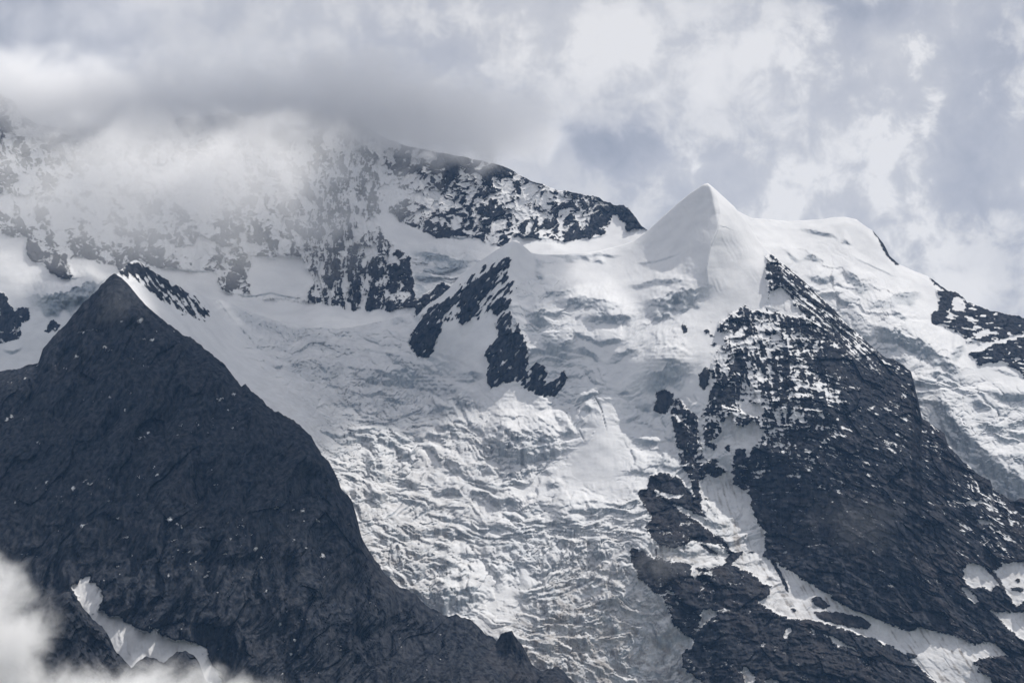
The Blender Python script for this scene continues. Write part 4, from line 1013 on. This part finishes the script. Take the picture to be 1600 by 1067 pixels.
ids[area([[(1330, 470), (1440, 500), (1470, 510), (1530, 560), (1860, 600), (1860, 910), (1095, 910), (1200, 520)]], ju2, jv2) > .5] = 1
names = {0: ('snow_dome', None, dict(label='rounded white snow dome with small seracs right of the pointed peak', cat='mountain', kind='structure')),
         1: ('glacier', None, dict(label='smaller glacier behind the dark rock face, under the right-hand rock ridge', cat='glacier', kind='structure')),
         2: ('rock_ridge', None, dict(label='dark jagged rock ridge running down from the snow dome', cat='rock ridge', kind='structure'))}
for k, it in enumerate(CL_E):
    if it[1] >= 12:
        ids[(cid == k) & (isnow > .5) & (v > 440)] = 100 + k
        names[100 + k] = ('ice_cliff', 0 if it[0][1][1] < 470 and it[0][0][0] < 1400 else 1, {1: dict(label='shaded ice wall beside the rock ridge'), 4: dict(label='long blue-shaded ice wall above the dark rock face')}.get(k, {}))
ids[re_ > .5] = 2
hid = np.interp(u, np.array(TOP_M)[:, 0], np.array(TOP_M)[:, 1]) + 80
L.finish(Yb, {'rock': rock, 'ice': ice, 'dirt': .05 + L.zero, 'warm': .25 + L.zero}, ids, names, keep=~(v > hid))
print('right done')

# ------------------------------------------------------------------ valley floor under the camera
def valley():
    m = bpy.data.materials.new('meadow')
    m.use_nodes = True
    t = NT(m.node_tree)
    bs = t.n['Principled BSDF']
    geo = t.node('ShaderNodeNewGeometry')
    c = t.mix(t.maprange(t.noise(geo.outputs['Position'], 0.004, 6.0, 0.6), .35, .65, 0, 1), (0.035, 0.05, 0.03), (0.07, 0.085, 0.04))
    t.l.new(c, bs.inputs['Base Color'])
    bs.inputs['Roughness'].default_value = 0.9
    nx, ny = 90, 90
    xs, ys = np.linspace(-9000, 9000, nx), np.linspace(-6000, 12000, ny)
    X, Yy = np.meshgrid(xs, ys)
    Z = -60 - 160 * np.exp(-((Yy - 2600) / 1500) ** 2) + 30 * fbm(X / 900, Yy / 900, 4, 301) - 25 * (np.hypot(X, Yy) < 600)
    P = np.stack([X, Yy, Z], -1).reshape(-1, 3)
    idx = np.arange(nx * ny).reshape(ny, nx)
    q = np.stack([idx[:-1, :-1], idx[:-1, 1:], idx[1:, 1:], idx[1:, :-1]], -1).reshape(-1, 4)
    me = mesh_of('ground', P, None, q, {})
    me.materials.clear()
    me.materials.append(m)
    o = bpy.data.objects.new('ground', me)
    COL.objects.link(o)
    tag(o, kind='structure')


valley()

# ------------------------------------------------------------------ clouds
def cloud(label, at, radii, density, scale, erode, seed, soft=0.35, group=None, name='cloud', aniso=0.35, stretch=(1, 1, 1), step=1.0):
    import bmesh
    bm = bmesh.new()
    bmesh.ops.create_icosphere(bm, subdivisions=3, radius=1.0)
    for w in bm.verts:
        w.co = Vector((w.co.x * radii[0], w.co.y * radii[1], w.co.z * radii[2])) * 1.06
    me = bpy.data.meshes.new(name)
    bm.to_mesh(me)
    bm.free()
    m = bpy.data.materials.new('cloud_vapour')
    m.use_nodes = True
    t = NT(m.node_tree)
    t.n.clear()
    co = t.node('ShaderNodeTexCoord').outputs['Object']
    mp = t.node('ShaderNodeMapping', inp={'Vector': co, 'Scale': tuple(1 / r for r in radii)})
    ln = t.node('ShaderNodeVectorMath', operation='LENGTH', inp={0: mp.outputs[0]}).outputs['Value']
    mn = t.node('ShaderNodeMapping', inp={'Vector': co, 'Scale': tuple(scale * k for k in stretch), 'Location': (seed * 3.7, seed * 1.9, seed * 5.3)})
    nz = t.noise(mn.outputs[0], 1.0, 6.0, 0.62, 0.7)
    f = t.math('ADD', t.math('SUBTRACT', 1.0, ln), t.math('MULTIPLY', t.math('SUBTRACT', nz, 0.56), erode))
    f = t.maprange(f, 0.0, soft, 0.0, 1.0)
    f = t.math('MULTIPLY', f, t.maprange(ln, 0.8, 1.0, 1.0, 0.0))
    d = t.math('MULTIPLY', f, density)
    vol = t.node('ShaderNodeVolumePrincipled', inp={'Color': (0.955, 0.955, 0.96, 1), 'Density': d, 'Anisotropy': aniso})
    t.node('ShaderNodeOutputMaterial', inp={'Volume': vol.outputs[0]})
    try:
        m.cycles.volume_step_rate = step
    except Exception:
        pass
    me.materials.append(m)
    o = bpy.data.objects.new(name, me)
    COL.objects.link(o)
    o.location = at
    return tag(o, label, 'cloud', group)


def px(n, Y):
    return n * KPX * Y


cloud('grey cloud hiding the top left end of the far wall', place(140, 172, 8740), (px(470, 8700), 390, px(128, 8700)), .011, .004, 1.6, 1, soft=.8)
cloud('grey cloud lying over the middle of the far wall', place(530, 162, 8790), (px(300, 8700), 370, px(110, 8700)), .01, .004, 1.6, 2, soft=.8)
cloud('thin high veil of grey cloud above the far wall', place(330, 40, 8900), (px(560, 8700), 330, px(130, 8700)), .0016, .003, 1.5, 14, soft=1.2)
cloud('thin tail of cloud on the right shoulder of the far wall', place(720, 200, 8800), (px(250, 8900), 240, px(95, 8900)), .008, .005, 1.7, 3, soft=.6)
cloud('pale veil of mist hanging across the far wall', place(290, 280, 7900), (px(520, 8000), 230, px(150, 8000)), .0105, .0036, 1.7, 4, soft=1.1)
cloud('thin mist in front of the foot of the far wall', place(270, 330, 7850), (px(540, 8000), 200, px(190, 8000)), .0042, .003, .8, 12, soft=.9)
cloud('white cloud filling the lower left corner', place(-84, 1004, 4300), (px(205, 4300), 170, px(195, 4300)), .04, .012, 1.8, 5, soft=.9)
cloud('low white cloud under the grey snow field', place(215, 1134, 4330), (px(370, 4330), 150, px(120, 4330)), .04, .013, 1.8, 6, soft=.9)
cloud('faint wisp of mist on the dark rock face', place(1345, 815, 6550), (px(120, 6550), 60, px(80, 6550)), .0008, .011, 2.0, 7, soft=.9)
cloud('faint wisp of mist beside the edge of the icefall', place(1030, 880, 6280), (px(60, 6280), 50, px(60, 6280)), .0025, .014, 1.8, 8, soft=.9)
cloud('faint wisp of mist at the tip of the dark pyramid', place(190, 480, 6200), (px(60, 6200), 40, px(80, 6200)), .0025, .014, 1.8, 9, soft=.9)
cloud('unseen cloud added above the view to shade the upper icefall and small snow peak', (800, 8870, 4720), (760, 430, 200), .018, .0024, 1.0, 10)  # added out of view so its shadow falls on the left of the icefall
cloud('unseen cloud added above the view to dim the cloud on the far wall', (-150, 9430, 4800), (1420, 470, 220), .012, .0024, .7, 13)  # made-up cloud out of view, keeps sun off the wall's cloud bank
cloud('unseen cloud added above the view to shade the snow ramp', (470, 8330, 4720), (700, 470, 190), .016, .0026, .9, 15)  # invented shade cloud, out of view, closes the sunlit strip on the ramp
cloud('unseen cloud added above the view to shade the dark pyramid', (750, 7420, 4720), (950, 500, 200), .009, .0024, 1.0, 11)  # unseen, placed for the shadow it throws over the pyramid

# ------------------------------------------------------------------ the air between the camera and the mountains
def haze():
    x0, x1, y0, y1, z0, z1 = -9500, 9500, -6500, 12500, -330, 4200
    P = np.array([(x, y, z) for z in (z0, z1) for y in (y0, y1) for x in (x0, x1)], float)
    q = np.array([(0, 2, 3, 1), (4, 5, 7, 6), (0, 1, 5, 4), (2, 6, 7, 3), (0, 4, 6, 2), (1, 3, 7, 5)])
    me = mesh_of('haze', P, None, q, {})
    me.materials.clear()
    m = bpy.data.materials.new('air')
    m.use_nodes = True
    t = NT(m.node_tree)
    t.n.clear()
    vol = t.node('ShaderNodeVolumePrincipled', inp={'Color': (0.28, 0.53, 1.0, 1), 'Density': 1.05e-5, 'Anisotropy': 0.0})
    t.node('ShaderNodeOutputMaterial', inp={'Volume': vol.outputs[0]})
    me.materials.append(m)
    o = bpy.data.objects.new('haze', me)
    COL.objects.link(o)
    tag(o, kind='stuff')


haze()
